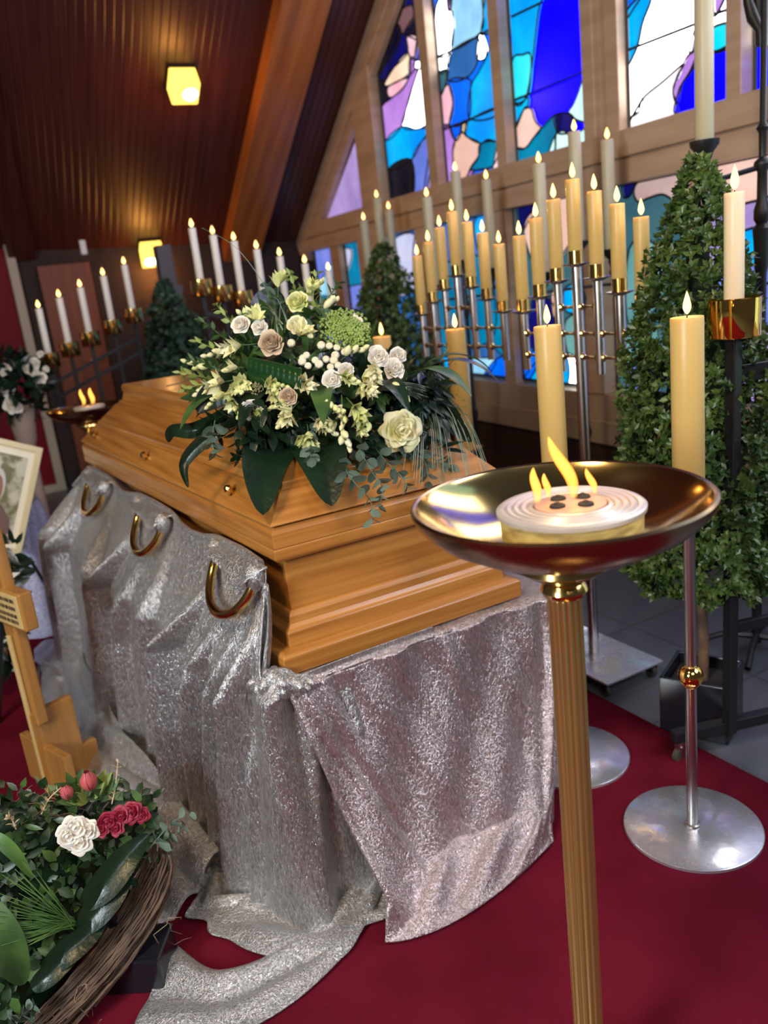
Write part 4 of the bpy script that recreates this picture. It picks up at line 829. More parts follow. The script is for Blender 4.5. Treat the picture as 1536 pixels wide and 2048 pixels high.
# ------------------------------------------------------------------ fire bowls
def fire_bowl(cx, cy, zr, R, label, colr=0.0262):
    t = thing('fire_bowl_stand', (cx, cy, 0.018), label, 'fire bowl', 'brass fire bowls')
    s = R/0.255
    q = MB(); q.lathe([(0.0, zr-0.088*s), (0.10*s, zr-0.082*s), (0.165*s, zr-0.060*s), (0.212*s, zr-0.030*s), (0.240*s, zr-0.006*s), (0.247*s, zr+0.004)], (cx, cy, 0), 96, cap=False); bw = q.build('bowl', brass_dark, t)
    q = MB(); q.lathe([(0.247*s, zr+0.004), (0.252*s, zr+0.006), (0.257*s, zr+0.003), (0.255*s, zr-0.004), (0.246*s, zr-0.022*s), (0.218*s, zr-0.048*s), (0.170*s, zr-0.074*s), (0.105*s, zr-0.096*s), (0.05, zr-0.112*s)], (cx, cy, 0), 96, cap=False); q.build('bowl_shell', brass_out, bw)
    zc = zr-0.116*s
    q = MB(); q.lathe([(0.052, zc+0.010), (0.066, zc+0.004), (0.068, zc-0.004), (0.058, zc-0.012), (0.042, zc-0.020), (0.032, zc-0.026), (0.030, zc-0.030), (0.034, zc-0.036), (0.036, zc-0.042), (0.033, zc-0.049), (0.030, zc-0.052)], (cx, cy, 0), 40); q.build('collar', brass, t)
    q = MB(); q.lathe([(colr, zc-0.05), (colr, zc-0.056), (colr, 0.10), (colr*1.05, 0.098)], (cx, cy, 0), 192, rmod=lambda a, z: 1.0 if z > zc-0.052 or z < 0.099 else 1-0.10*abs(sin(a*8))**3); q.build('fluted_column', brass_col, t, sharp=180)
    q = MB(); q.lathe([(0.03, 0.11), (0.045, 0.095), (0.06, 0.06), (0.11, 0.04), (0.15, 0.028), (0.155, 0.019), (0.0, 0.019)], (cx, cy, 0), 48); q.build('foot', brass, t)
    return t
def burner(cx, cy, zt, R, label, flames, light, seg=64):
    """the flat fuel tin lying in the bowl"""
    t = thing('fuel_burner', (cx, cy, zt-0.045), label, 'burner', 'burners in the brass bowls')
    q = MB(); q.lathe([(0.0, zt-0.048), (R*0.95, zt-0.048), (R*0.96, zt-0.012)], (cx, cy, 0), seg, cap=False); q.build('tin', ochre, t)
    q = MB(); pr = [(R*0.96, zt-0.014), (R, zt-0.012), (R*1.005, zt-0.006), (R*0.97, zt-0.003)]
    for a in (0.90, 0.80, 0.70, 0.60): pr += [(R*a, zt-0.003), (R*(a-0.012), zt-0.0065), (R*(a-0.03), zt-0.0045), (R*(a-0.05), zt-0.002)]
    pr += [(R*0.52, zt-0.001), (R*0.50, zt-0.006), (R*0.49, zt-0.008)]
    q.lathe(pr, (cx, cy, 0), seg, cap=False); q.build('ringed_cover', enamel, t)
    q = MB(); q.lathe([(R*0.495, zt-0.008), (R*0.48, zt-0.001), (0, zt+0.001)], (cx, cy, 0), 48, cap=False); q.build('wick_plate', enamel_mid, t)
    for (dx, dy) in ((-0.24, -0.02), (0.0, 0.24), (0.06, -0.24), (0.28, 0.06)):
        q = MB(); q.lathe([(R*0.11, 0.0), (R*0.10, 0.003), (R*0.06, 0.004), (R*0.05, 0.001), (0, 0.001)], (cx+dx*R, cy+dy*R, zt), 20); q.ball((cx+dx*R, cy+dy*R, zt+0.002), R*0.06, 8, 6, (1, 1, 0.8)); q.build('wick', soot, t)
    for (dx, dy, h, r, lx, ly) in flames:
        q = MB(); b0 = np.array([cx+dx*R, cy+dy*R, zt+0.004]); n = 26
        pts = [b0+np.array([lx*(t_**1.5)*h+0.05*h*sin(t_*6), ly*(t_**1.5)*h, t_*h]) for t_ in np.linspace(0, 1, n)]
        q.tube(pts, [r*(0.55+1.8*t_)*max(0.02, (1-t_)**0.75)*(1 if t_ < 0.98 else 0.3) for t_ in np.linspace(0, 1, n)], 14); q.build('flame', fire_m, t)
    l = bpy.data.lights.new('fire_light', 'POINT'); l.energy = light; l.color = (1.0, 0.50, 0.14); l.shadow_soft_size = 0.03
    o = bpy.data.objects.new('fire_light', l); COL.objects.link(o); o.location = (cx, cy, zt+0.07); o.parent = t; o.matrix_parent_inverse = Matrix.Translation(-Vector(t.location))
BX, BY, BZ = 0.908*0.86, 1.065*0.86, 1.550-0.400*0.86
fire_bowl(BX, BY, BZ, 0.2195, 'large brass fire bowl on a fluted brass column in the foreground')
burner(BX+0.010, BY-0.012, BZ-0.005, 0.1085, 'round ringed metal burner with four wicks in the foreground bowl',
       [(-0.36, 0.26, 0.052, 0.0080, 0.05, 0.1), (-0.10, 0.34, 0.038, 0.006, -0.1, 0.0), (0.10, 0.05, 0.096, 0.0105, -0.28, 0.15), (0.42, -0.02, 0.040, 0.0060, -0.25, 0.1)], 0.9)
P2 = at_d(170, 812, 4.35); fire_bowl(P2[0], P2[1], P2[2]-0.008, 0.195, 'smaller brass fire bowl behind the far left end of the coffin')
burner(P2[0]+0.02, P2[1], P2[2], 0.08, 'small burner with yellow flames in the far bowl at left', [(-0.3, 0.1, 0.085, 0.012, 0.0, 0.0), (0.25, 0.0, 0.085, 0.014, 0.05, 0.0)], 0.8, 32)

# ------------------------------------------------------------------ clipped box trees
def box_tree(cx, cy, z0, z1, R, label, leafm, n, planter, seed, lsz=0.020):
    r = np.random.default_rng(seed)
    t = thing('box_tree', (cx, cy, 0), label, 'box tree', 'clipped box trees'); H = z1-z0
    q = MB(); q.tube([(cx, cy, 0.10), (cx+0.012, cy, 0.3), (cx-0.006, cy+0.01, z0+0.1), (cx, cy, z1-0.12)], [0.020, 0.017, 0.016, 0.006], 10); q.build('trunk', bark, t)
    L = MB()
    def rad(h, a):
        base = R*np.interp(h, [0, 0.06, 0.30, 0.54, 0.70, 0.80, 0.89, 0.96, 1.0], [0.72, 0.95, 1.0, 0.80, 0.66, 0.50, 0.31, 0.17, 0.06]); return base*(1+0.10*sin(3*a+h*9+seed)+0.10*sin(7*a-h*17)+0.07*sin(13*a+h*31)) + 0.008
    pts = 0
    while pts < n:
        h = 1-sqrt(r.uniform(0, 1)) if r.uniform() < 0.75 else r.uniform(0, 1); a = r.uniform(0, 2*PI); rr = rad(h, a)*(1-abs(r.normal(0, 0.13)))
        c = np.array([cx+rr*cos(a), cy+rr*sin(a), z0+h*H]); o = nrm((cos(a), sin(a), 0.55+0.5*h))
        d0 = nrm(o+r.normal(0, 0.45, 3)); k = r.integers(4, 7); u, v, w = frame_of(d0)
        for j in range(k):                      # whorl of small leaves at the tip of a shoot
            b = j*2.4+r.uniform(0, 1); dd = nrm(d0*r.uniform(0.5, 1.3)+u*cos(b)+v*sin(b)); p0 = c-d0*0.010*r.uniform(0, 2)
            L.leaf(p0, dd, d0, lsz*r.uniform(0.8, 1.35), lsz*0.62, 0.15, 0.25, 2, 0.8); pts += 1
    L.build('foliage', leafm, t, sharp=180)
    q = MB(); q.lathe([(0.005, z0+0.02*H), (R*0.40, z0+0.08*H), (R*0.55, z0+0.2*H), (R*0.42, z0+0.45*H), (R*0.18, z0+0.72*H), (R*0.03, z0+0.90*H), (0.004, z0+0.97*H)], (cx, cy, 0), 18); q.build('shade_core', mat('inner_shade_foliage', (0.010, 0.020, 0.008), 0.9), t)  # dark solid core; its colour stands in for shade deep in the foliage
    w, h, ang, pc = planter; ax = (np.array([cos(ang), sin(ang), 0]), np.array([-sin(ang), cos(ang), 0]), ZV)
    q = MB(); th = 0.012; pc = np.asarray(pc)
    for sx, sy, l1, l2 in ((0, 1, w, th), (0, -1, w, th), (1, 0, th, w), (-1, 0, th, w)):
        q.box(pc+ax[0]*sx*(w-th)/2+ax[1]*sy*(w-th)/2+ZV*h/2, (l1, l2, h), ax)
    q.box(pc+ZV*0.01, (w-0.004, w-0.004, 0.02), ax)
    pl = q.build('planter', black_gloss, t, smooth=False, bevel=0.003)
    q = MB(); q.box(pc+ZV*(h*0.55), (w-0.03, w-0.03, h*0.5), ax); q.build('soil', mat('soil', (0.012, 0.010, 0.009), 0.95), pl, smooth=False)
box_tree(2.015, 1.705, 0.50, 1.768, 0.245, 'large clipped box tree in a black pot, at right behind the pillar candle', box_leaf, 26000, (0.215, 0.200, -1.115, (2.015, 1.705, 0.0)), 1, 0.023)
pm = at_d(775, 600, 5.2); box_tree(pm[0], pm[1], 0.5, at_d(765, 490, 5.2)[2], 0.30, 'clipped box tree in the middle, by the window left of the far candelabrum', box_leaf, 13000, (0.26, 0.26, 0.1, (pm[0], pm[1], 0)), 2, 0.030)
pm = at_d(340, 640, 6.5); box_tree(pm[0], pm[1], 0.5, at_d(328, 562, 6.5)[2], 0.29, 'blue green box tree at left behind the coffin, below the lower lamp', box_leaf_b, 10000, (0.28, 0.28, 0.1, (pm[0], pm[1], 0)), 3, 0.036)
pm = at_d(335, 560, 7.2); q = MB(); zz = at_d(322, 492, 7.2)[2]; q.bar((pm[0], pm[1], 0.0), (pm[0], pm[1], zz), 0.13, 0.13); q.bar((pm[0], pm[1], zz-0.45), (pm[0]+0.03, pm[1], zz-0.33), 0.18, 0.16)
tag(q.build('column_speaker', grey_speaker, smooth=False, bevel=0.01), 'dark grey upright loudspeaker column behind the left box tree', 'loudspeaker')

# ------------------------------------------------------------------ flowers
def rose(mb, c, axis, R, openness=1.0, layers=5, seed=0, mi=0):
    r = np.random.default_rng(seed); u, v, w = frame_of(axis); c = np.asarray(c, float)
    mb.ball(c-w*R*0.22, R*0.44, 10, 6, (1, 1, 0.8), w, mi)
    for k in range(layers):
        f = k/(layers-1); n = (2, 3, 4, 5, 5, 6, 6)[min(k, 6)]; rim = R*(0.13+0.80*f**0.95); H = R*(1.05-0.30*f-0.25*f*f)
        for j in range(n):
            a0 = 2*PI*j/n + k*1.05 + r.uniform(-0.2, 0.2); hw = PI/n*(1.22 if n > 3 else 1.2); lean = r.uniform(-0.14, 0.14)*f; hh = H*r.uniform(0.84, 1.12); rows = []
            for vv in np.linspace(0, 1, 8):
                row = []
                for uu in np.linspace(-1, 1, 9):
                    au = abs(uu); a = a0+uu*hw*(0.45+0.55*sin(min(1, vv*1.2)*PI/2))
                    rad = rim*(0.18+0.82*sin(vv*PI/2)**0.9)*(1+lean*vv) - rim*0.10*au**2*vv + openness*R*0.20*f*vv**6*(1-0.6*au) + R*0.055*vv*sin(uu*5+k*2+j)
                    z = hh*vv*(1-0.22*au**3*vv) - openness*R*0.16*f*vv**8*(1-0.5*au)
                    row.append(c + u*cos(a)*rad + v*sin(a)*rad + w*(z-R*0.5))
                rows.append(row)
            mb.grid(rows, mi)
def bud(mb, c, d, L, r, mi=0):
    mb.lathe([(0, 0), (r*0.55, L*0.12), (r*0.95, L*0.38), (r, L*0.58), (r*0.66, L*0.82), (r*0.2, L*0.97), (0, L)], c, 8, d, mi, cap=False)
def floret(mb, c, d, L, mi=0, r=None):
    """open trumpet flower of six petals"""
    u, v, w = frame_of(d)
    for j in range(6):
        a = j*PI/3+(0.3 if j % 2 else 0); o = u*cos(a)+v*sin(a)
        mb.leaf(c, nrm(w*1.0+o*(0.55 if j % 2 else 0.4)), nrm(o*-1+w*0.2), L, L*0.48, 0.22, 0.25, 4, 0.8, down=o, mi=mi)
def sprig(path, n, L, Wd, mb, stem, seed, wpos=0.45, spread=0.8, rs=0.0016, droop=0.1, opp=True, sharp=1.0):
    r = np.random.default_rng(seed); P_ = cr(path, 8); stem.tube(P_, rs, 5)
    for i in range(n):
        f = (i+1)/(n+0.3); ix = f*(len(P_)-1); k = int(min(len(P_)-2, ix)); p = P_[k]+(P_[k+1]-P_[k])*(ix-k); d = nrm(P_[k+1]-P_[k]); u, v, w = frame_of(d)
        for sgn in ((0, PI) if opp else (0,)):
            a = sgn + (i % 2)*PI/2*0.8 + r.uniform(-0.4, 0.4); o = u*cos(a)+v*sin(a)
            mb.leaf(p, nrm(o*spread+d*0.55+np.array([0, 0, -droop])), nrm(d+r.normal(0, 0.2, 3)), L*r.uniform(0.75, 1.15)*(1-0.35*f), Wd*r.uniform(0.8, 1.1)*(1-0.35*f), 0.12, 0.2, 4, sharp, wpos=wpos)
    return P_
EC, ER = np.array([1.05, 2.24, 1.22]), np.array([0.38, 0.40, 0.31])
def on_dome(px, py, lift=0.0):
    """point of the flower mound's dome seen at a given place of the photograph"""
    d = (FWD + RGT*(px-768)/FPX - UPV*(py-1024)/FPX); o = (EYE-EC)/ER; q = d/ER; A = q@q; Bq = 2*(o@q); C = o@o-1; disc = Bq*Bq-4*A*C
    t = (-Bq-sqrt(disc))/(2*A) if disc > 0 else -Bq/(2*A)
    p = EYE+d*t; n = nrm((p-EC)/ER**2); return p+n*lift, n
def toward(n, k=0.6): return nrm(np.asarray(n)*(1-k) + nrm(EYE-EC)*k)
sp = thing('coffin_spray', (1.05, 2.24, 1.245), 'large green and white flower spray with one big cream rose on the coffin lid', 'flower arrangement')
q = MB(); q.ball(EC+np.array([-0.03, 0, 0.04]), 1.0, 24, 14, (0.22, 0.22, 0.125)); q.build('moss_base', leaf_dark, sp)
SG = MB()                                                           # all the thin stems of the spray
# filler foliage
_SX = [330, 400, 430, 470, 530, 570, 640, 690, 740, 790, 830, 880, 950]; _SY = [880, 765, 700, 640, 600, 585, 600, 640, 690, 735, 775, 815, 860]
def in_mound(p):
    d = np.asarray(p)-EYE; z = d@FWD; x = 768+FPX*(d@RGT)/z; y = 1024-FPX*(d@UPV)/z
    return y > np.interp(x, _SX, _SY)+14
fm = MB(); r = np.random.default_rng(11)
for i in range(760):
    th, ph = r.uniform(0, 2*PI), np.arccos(r.uniform(-0.05, 1)); n = np.array([sin(ph)*cos(th), sin(ph)*sin(th), cos(ph)]); p = EC+n*ER*r.uniform(0.74, 0.95)
    if p[2] < 1.26: p[2] = 1.26+r.uniform(0, 0.02)
    if not in_mound(p): continue
    fm.leaf(p, nrm(n*0.7+r.normal(0, 0.6, 3)+np.array([0, 0, 0.1])), n, r.uniform(0.04, 0.085), r.uniform(0.014, 0.030), 0.15, 0.2, 4, 0.9)
fm.build('filler_leaves', leaf_mid, sp, sharp=180)
fm = MB()
for i in range(260):
    th, ph = r.uniform(0, 2*PI), np.arccos(r.uniform(-0.08, 0.55)); n = np.array([sin(ph)*cos(th), sin(ph)*sin(th), cos(ph)]); p = EC+n*ER*r.uniform(0.66, 0.9)
    if p[2] < 1.26: p[2] = 1.26+r.uniform(0, 0.02)
    if not in_mound(p): continue
    fm.leaf(p, nrm(n*0.7+r.normal(0, 0.7, 3)), n, r.uniform(0.05, 0.11), r.uniform(0.018, 0.034), 0.2, 0.2, 4, 0.9)
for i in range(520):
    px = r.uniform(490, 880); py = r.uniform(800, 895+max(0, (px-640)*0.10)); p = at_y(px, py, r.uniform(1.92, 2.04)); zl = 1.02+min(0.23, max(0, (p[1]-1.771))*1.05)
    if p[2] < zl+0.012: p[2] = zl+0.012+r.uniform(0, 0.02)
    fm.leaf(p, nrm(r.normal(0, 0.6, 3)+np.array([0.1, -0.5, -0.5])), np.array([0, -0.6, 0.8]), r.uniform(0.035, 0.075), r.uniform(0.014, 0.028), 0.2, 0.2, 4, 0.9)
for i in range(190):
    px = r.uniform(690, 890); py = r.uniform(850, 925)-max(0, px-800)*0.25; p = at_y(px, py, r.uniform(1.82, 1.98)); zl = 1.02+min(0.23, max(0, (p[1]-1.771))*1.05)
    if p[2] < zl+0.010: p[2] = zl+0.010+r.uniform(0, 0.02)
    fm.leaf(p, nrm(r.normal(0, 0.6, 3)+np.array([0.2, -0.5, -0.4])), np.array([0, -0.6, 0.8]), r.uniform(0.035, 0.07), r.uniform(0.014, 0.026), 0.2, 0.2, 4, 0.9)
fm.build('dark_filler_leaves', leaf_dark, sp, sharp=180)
# broad aspidistra leaves
def big_leaf(path, Wd, name='broad_leaf', m=leaf_dark, parent=sp, nrm0=None, wp=0.42, cup_=0.16, sharp=0.75):
    P_ = cr(path, 8); k = len(P_)-1; mb = MB(); rows = []
    for i, p in enumerate(P_):
        t_ = i/k; d = nrm(P_[min(i+1, k)]-P_[max(i-1, 0)]); n = nrm(EYE-p) if nrm0 is None else np.asarray(nrm0); sd = nrm(np.cross(d, n)); n = np.cross(sd, d)
        w = Wd*0.5*(sin(PI*min(1, max(0, t_))**(math.log(0.5)/math.log(wp)))**sharp) + 0.0012
        rows.append([p + sd*w*x + n*(w*cup_*(abs(x)**1.4) + 0.0015*cos(x*26)*w*8*0.2) for x in np.linspace(-1, 1, 15)])
    mb.grid(rows); return mb.build(name, m, parent, sharp=180)
def yp(px, py, y): return at_y(px, py, y)
big_leaf([yp(565, 800, 2.10), yp(548, 868, 1.98), yp(528, 935, 1.86), yp(526, 1030, 1.765)], 0.130)
big_leaf([yp(606, 800, 2.08), yp(630, 865, 1.93), yp(648, 925, 1.82), yp(664, 1012, 1.735)], 0.142)
big_leaf([yp(760, 780, 2.05), yp(830, 800, 1.98), yp(890, 830, 1.93), yp(943, 884, 1.90)], 0.085, cup_=0.3)
big_leaf([yp(500, 765, 2.10), yp(455, 775, 2.12), yp(415, 800, 2.14), yp(396, 826, 2.14)], 0.075)
big_leaf([yp(520, 775, 2.06), yp(450, 830, 2.10), yp(390, 860, 2.14), yp(345, 862, 2.20), yp(337, 884, 2.24)], 0.040, cup_=0.5)
big_leaf([yp(500, 830, 2.04), yp(440, 862, 2.05), yp(395, 893, 2.07), yp(368, 930, 2.08), yp(376, 975, 2.04)], 0.034, cup_=0.5)
big_leaf([yp(700, 660, 2.2), yp(690, 640, 2.3), yp(668, 628, 2.36), yp(640, 628, 2.42)], 0.06)
big_leaf([yp(530, 640, 2.2), yp(530, 620, 2.3), yp(545, 602, 2.36), yp(570, 604, 2.4)], 0.09)
for i in range(7):
    th = -2.9+i*0.42; n = np.array([cos(th), sin(th), 0]); p = EC+n*ER*0.8; p[2] = 1.29
    big_leaf([p, p+n*0.08+np.array([0, 0, 0.012]), p+n*0.15+np.array([0, 0, -0.012]), p+n*0.20+np.array([0, 0, -0.06])], 0.055, 'skirt_leaf', leaf_dark if i % 2 else leaf_mid, nrm0=(0, 0, 1), sharp=1)
# folded leaf rolled across the front of the mound
a0, n0 = on_dome(512, 748, 0.035); a1, n1 = on_dome(608, 768, 0.035); rows = []; axd = nrm(a1-a0); upv = nrm(np.array([0, 0, 1.0])-axd*axd[2]); fwd_ = nrm(EYE-a0)
for t_ in np.linspace(0, 1, 90):
    c = a0+(a1-a0)*t_; rr = 0.033+0.010*t_
    rows.append([c + (upv*cos(b_)*rr + fwd_*sin(b_)*rr*0.8)*(1+0.010*sin(t_*60)) + upv*(-0.012*t_) for b_ in np.linspace(-0.5, PI*0.95, 18)])
q = MB(); q.grid(rows); q.build('folded_leaf', mat('folded_leaf_green', (0.006, 0.030, 0.008), 0.20, var=(0.012, 0.050, 0.011), vscale=8, vstretch=(1, 1, 6), transl=0.1), sp, solid=0.0015, sharp=180)
# the large cream rose
p, n = on_dome(785, 850, 0.05); q = MB(); rose(q, p, toward(n, 0.75), 0.050, 1.35, 6, 5); q.build('cream_rose', petal_cream, sp, sharp=180)
q = MB(); q.tube([p-n*0.02, p-n*0.10], 0.003, 6); [q.leaf(p-n*0.032, nrm(np.array([cos(a), sin(a), 0])-n*0.3), n, 0.045, 0.018, 0.2) for a in (0.5, 2.2, 3.9, 5.4)]; q.build('calyx', leaf_mid, sp, sharp=180)
# white lisianthus and small roses
for i, (x, y, R, m) in enumerate(((532, 818, 0.026, petal_white), (553, 700, 0.030, petal_blush), (665, 766, 0.021, petal_white), (748, 726, 0.025, petal_white), (777, 746, 0.024, petal_white), (786, 722, 0.020, petal_white), (497, 667, 0.022, petal_white), (532, 672, 0.020, petal_white), (601, 668, 0.022, petal_cream), (594, 797, 0.020, petal_blush), (600, 625, 0.026, petal_lime), (690, 748, 0.018, petal_white), (545, 826, 0.016, petal_lime), (735, 762, 0.020, petal_lime))):
    p, n = on_dome(x, y, 0.035+(0.035 if y > 780 else 0)); q = MB(); rose(q, p, toward(n, 0.6), R*1.08, 0.75, 5, 20+i); q.build('white_bloom' if m is petal_white else 'blush_bloom' if m is petal_blush else 'cream_bloom', m, sp, sharp=180)
    SG.tube([p, p-n*0.08], 0.002, 5)
# freesias: arched stems of buds and trumpets
for i, (x, y, dx, dy, k) in enumerate(((500, 705, -60, 20, 6), (440, 745, -40, -10, 7), (470, 770, -45, 20, 6), (620, 615, 25, -18, 6), (650, 640, 20, -10, 6), (500, 770, 10, 10, 5), (610, 770, 20, 6, 5), (655, 800, 30, 26, 6), (600, 815, -20, 26, 6), (625, 850, 8, 22, 6), (680, 850, 14, 24, 6), (700, 810, 26, 30, 6), (745, 745, -10, 24, 6), (770, 775, 24, 20, 6), (605, 690, 20, -6, 5), (530, 660, -30, -8, 5), (690, 725, 30, -12, 4), (565, 600, 10, -24, 5), (720, 770, 10, 20, 6))):
    q = MB(); pts = [on_dome(x+dx*s_, y+dy*s_, 0.035+(0.03 if y > 780 else 0)+0.015*sin(s_*3))[0] for s_ in np.linspace(-0.4, 1, 8)]; SG.tube(pts, 0.0014, 5); rr = np.random.default_rng(40+i); ng = on_dome(x, y)[1]
    for j in range(k):
        s_ = j/(k-1); p = pts[2]+(pts[-1]-pts[2])*s_; d = nrm(toward(ng, 0.4)*0.7+nrm(pts[-1]-pts[0])*0.7+rr.normal(0, 0.3, 3))
        if j < k-3 and i % 3 != 1: floret(q, p, d, 0.036*(1-0.3*s_)+0.005)
        else: bud(q, p, d, 0.032-0.010*s_, 0.0095-0.003*s_)
    q.build('freesia', petal_lime if i % 2 else petal_cream, sp, sharp=180)
rr = np.random.default_rng(77)
for i in range(16):
    x, y = rr.uniform(470, 740), rr.uniform(745, 865); q = MB(); p0, ng = on_dome(x, y, 0.05); ang = rr.uniform(0, 6.28); dx, dy = 34*cos(ang), 20+16*sin(ang)
    pts = [on_dome(x+dx*s_, y+dy*s_, 0.055+0.012*sin(s_*3))[0] for s_ in np.linspace(-0.5, 1, 8)]; SG.tube(pts, 0.0014, 5)
    for j in range(6):
        s_ = j/5; p = pts[2]+(pts[-1]-pts[2])*s_; d = nrm(toward(ng, 0.4)*0.6+nrm(pts[-1]-pts[0])*0.8+rr.normal(0, 0.35, 3))
        if j < 2: floret(q, p, d, 0.030)
        else: bud(q, p, d, 0.029-0.011*s_, 0.0085-0.003*s_)
    q.build('freesia', petal_lime if i % 3 else petal_cream, sp, sharp=180)
# white button flowers
for i, (x, y) in enumerate(((590, 700), (611, 727), (618, 722), (610, 733), (621, 741), (634, 731), (645, 704), (660, 705), (654, 729), (668, 731), (674, 708), (688, 716), (641, 738), (662, 743), (676, 740), (671, 722), (694, 678), (707, 652), (715, 660), (727, 672))):
    p, n = on_dome(x, y, 0.030); q = MB(); R = 0.0095 if i % 3 else 0.0110; q.lathe([(0, -R*0.7), (R*0.7, -R*0.45), (R, 0.0), (R*0.85, R*0.45), (R*0.5, R*0.66), (R*0.28, R*0.50), (0, R*0.58)], p, 14, toward(n, 0.5), cap=False); q.build('button_bloom', button_m, sp, sharp=180)
    SG.tube([p, p-n*0.05], 0.0012, 5)
# green umbel mound
q = MB(); r = np.random.default_rng(5)
for i in range(900):
    x, y = r.normal(0, 0.42), r.normal(0, 0.42)
    if x*x+y*y > 1: continue
    p, n = on_dome(690+50*x+8*y, 676+42*y, 0.022+0.018*sqrt(max(0, 1-x*x-y*y))+r.uniform(-0.006, 0.004)); q.ball(p, r.uniform(0.0026, 0.0044), 5, 4)
o = q.build('green_umbel', moss_m, sp, sharp=180); o['kind'] = 'stuff'
q = MB()
for i in range(160):
    x, y = r.normal(0, 0.42), r.normal(0, 0.42); p, n = on_dome(522+20*x, 778+18*y, 0.03+r.uniform(-0.004, 0.006)); q.ball(p, 0.0018, 5, 4)
q.build('small_umbel', mat('dull_umbel', (0.30, 0.29, 0.13), 0.8), sp, sharp=180)['kind'] = 'stuff'
# lime shoots at the left and top
for i, (x, y, dx, dy) in enumerate(((450, 745, -28, -8), (440, 770, -30, 16), (425, 760, -24, -4), (465, 690, -30, -22), (480, 665, -18, -22), (630, 620, 8, -30), (655, 625, 22, -16), (600, 610, -12, -26), (470, 720, -40, -14))):
    q = MB(); p0, n0 = on_dome(x+10, y, 0.0); p1, n1 = on_dome(x, y, 0.03); p2 = on_dome(x+dx*0.6, y+dy*0.6, 0.05)[0]; p3 = on_dome(x+dx, y+dy, 0.06)[0]
    sprig([p0, p1, p2, p3], 7, 0.036, 0.015, q, q, 60+i); q.build('lime_shoot', leaf_lime if i % 3 else leaf_mid, sp, sharp=180)
# eucalyptus trailing at the right front and dotted over the mound
for i, pl in enumerate((((700, 850, 1.92), (720, 900, 1.80), (745, 945, 1.74), (765, 975, 1.71), (760, 1010, 1.70)), ((740, 880, 1.86), (770, 920, 1.77), (800, 950, 1.72), (815, 975, 1.70)), ((800, 880, 1.90), (830, 905, 1.82), (850, 925, 1.78), (858, 965, 1.74)), ((700, 880, 1.88), (690, 930, 1.79), (705, 960, 1.73), (740, 1000, 1.70), (745, 1040, 1.70)),
                         ((630, 840, 1.96), (622, 870, 1.88), (620, 900, 1.82), (622, 915, 1.80)), ((850, 905, 1.85), (880, 925, 1.80), (900, 930, 1.80)), ((560, 620, 2.2), (545, 590, 2.26), (535, 570, 2.28)), ((770, 720, 2.1), (790, 715, 2.05), (800, 705, 2.05)), ((650, 660, 2.15), (665, 640, 2.2), (680, 632, 2.22)), ((430, 840, 2.06), (425, 880, 2.0), (430, 910, 1.98)))):
    q = MB(); sprig([at_y(*c) for c in pl], 8 if len(pl) > 3 else 5, 0.046, 0.034, q, q, 80+i, 0.5, 0.9, 0.0014, 0.2, sharp=0.6); q.build('eucalyptus_sprig', leaf_euca, sp, sharp=180)
# dark leafy stems at the left
for i, pl in enumerate((((500, 800, 2.06), (450, 850, 2.06), (430, 890, 2.04)), ((480, 820, 2.06), (475, 870, 2.0), (480, 920, 1.95)), ((520, 790, 2.1), (480, 740, 2.1), (450, 720, 2.12)), ((460, 830, 2.08), (420, 840, 2.1), (400, 860, 2.12)), ((510, 860, 2.0), (500, 900, 1.94), (470, 915, 1.95)))):
    q = MB(); sprig([at_y(*c) for c in pl], 11, 0.045, 0.018, q, q, 100+i); q.build('leafy_stem', leaf_mid if i == 2 else leaf_dark, sp, sharp=180)
# long grass blades: fountain to the right, upright tuft at the top
r = np.random.default_rng(9)
for i in range(46):
    q = MB(); a, n = on_dome(760+r.uniform(-8, 18), 772+r.uniform(-6, 10), 0.02); ex, ey, eyy = r.uniform(800, 985), r.uniform(930, 985), r.uniform(1.66, 1.86); e = at_y(ex, ey, eyy); m1 = at_y(800+(ex-800)*0.42+20, 790+r.uniform(0, 36), 1.98)
    P_ = cr([a, a*0.5+m1*0.5+np.array([0, 0, 0.015]), m1, (m1+e)/2+np.array([0.012, 0, 0.03]), e], 6); q.tube(P_, [0.0024*(1-0.7*j/len(P_)) for j in range(len(P_))], 4); q.build('grass_blade', grass_m, sp, sharp=180)
for i in range(18):
    q = MB(); a, n = on_dome(560+r.uniform(-20, 20), 670+r.uniform(-20, 20), 0.01); e = at_y(545+r.uniform(-42, 50), 592+r.uniform(-4, 40), 2.25); m1 = (a+e)/2+np.array([0, 0, 0.03]); P_ = cr([a, m1, e], 8); q.tube(P_, [0.0016*(1-0.7*j/len(P_)) for j in range(len(P_))], 4); q.build('grass_blade', grass_m if i % 2 else leaf_mid, sp, sharp=180)
q = MB(); q.tube(cr([at_y(548, 610, 2.25), at_y(520, 556, 2.26), at_y(468, 492, 2.27), at_y(404, 456, 2.28)], 10), [0.0013*(1-0.6*j/30) for j in range(31)], 5); q.build('grass_blade', grass_m, sp, sharp=180)
# fine wiry tendrils before the pillar candle
q = MB(); r = np.random.default_rng(4)
for i, (x0, y0, x1, y1) in enumerate(((840, 800, 935, 830), (850, 790, 930, 800), (860, 800, 900, 690), (880, 790, 912, 715), (870, 810, 920, 770), (840, 795, 925, 815))):
    a, e = at_y(x0, y0, 2.0), at_y(x1, y1, 1.98); P_ = cr([a, (a+e)/2+np.array([0, 0, 0.02]), e], 10); q.tube(P_, 0.0007, 4)
    for j in range(6, len(P_), 2): q.ball(P_[j]+r.normal(0, 0.006, 3), 0.0022, 5, 4)
q.build('wiry_tendrils', leaf_lime, sp, sharp=180)
SG.build('stems', stem_m, sp, sharp=180)['kind'] = 'stuff'
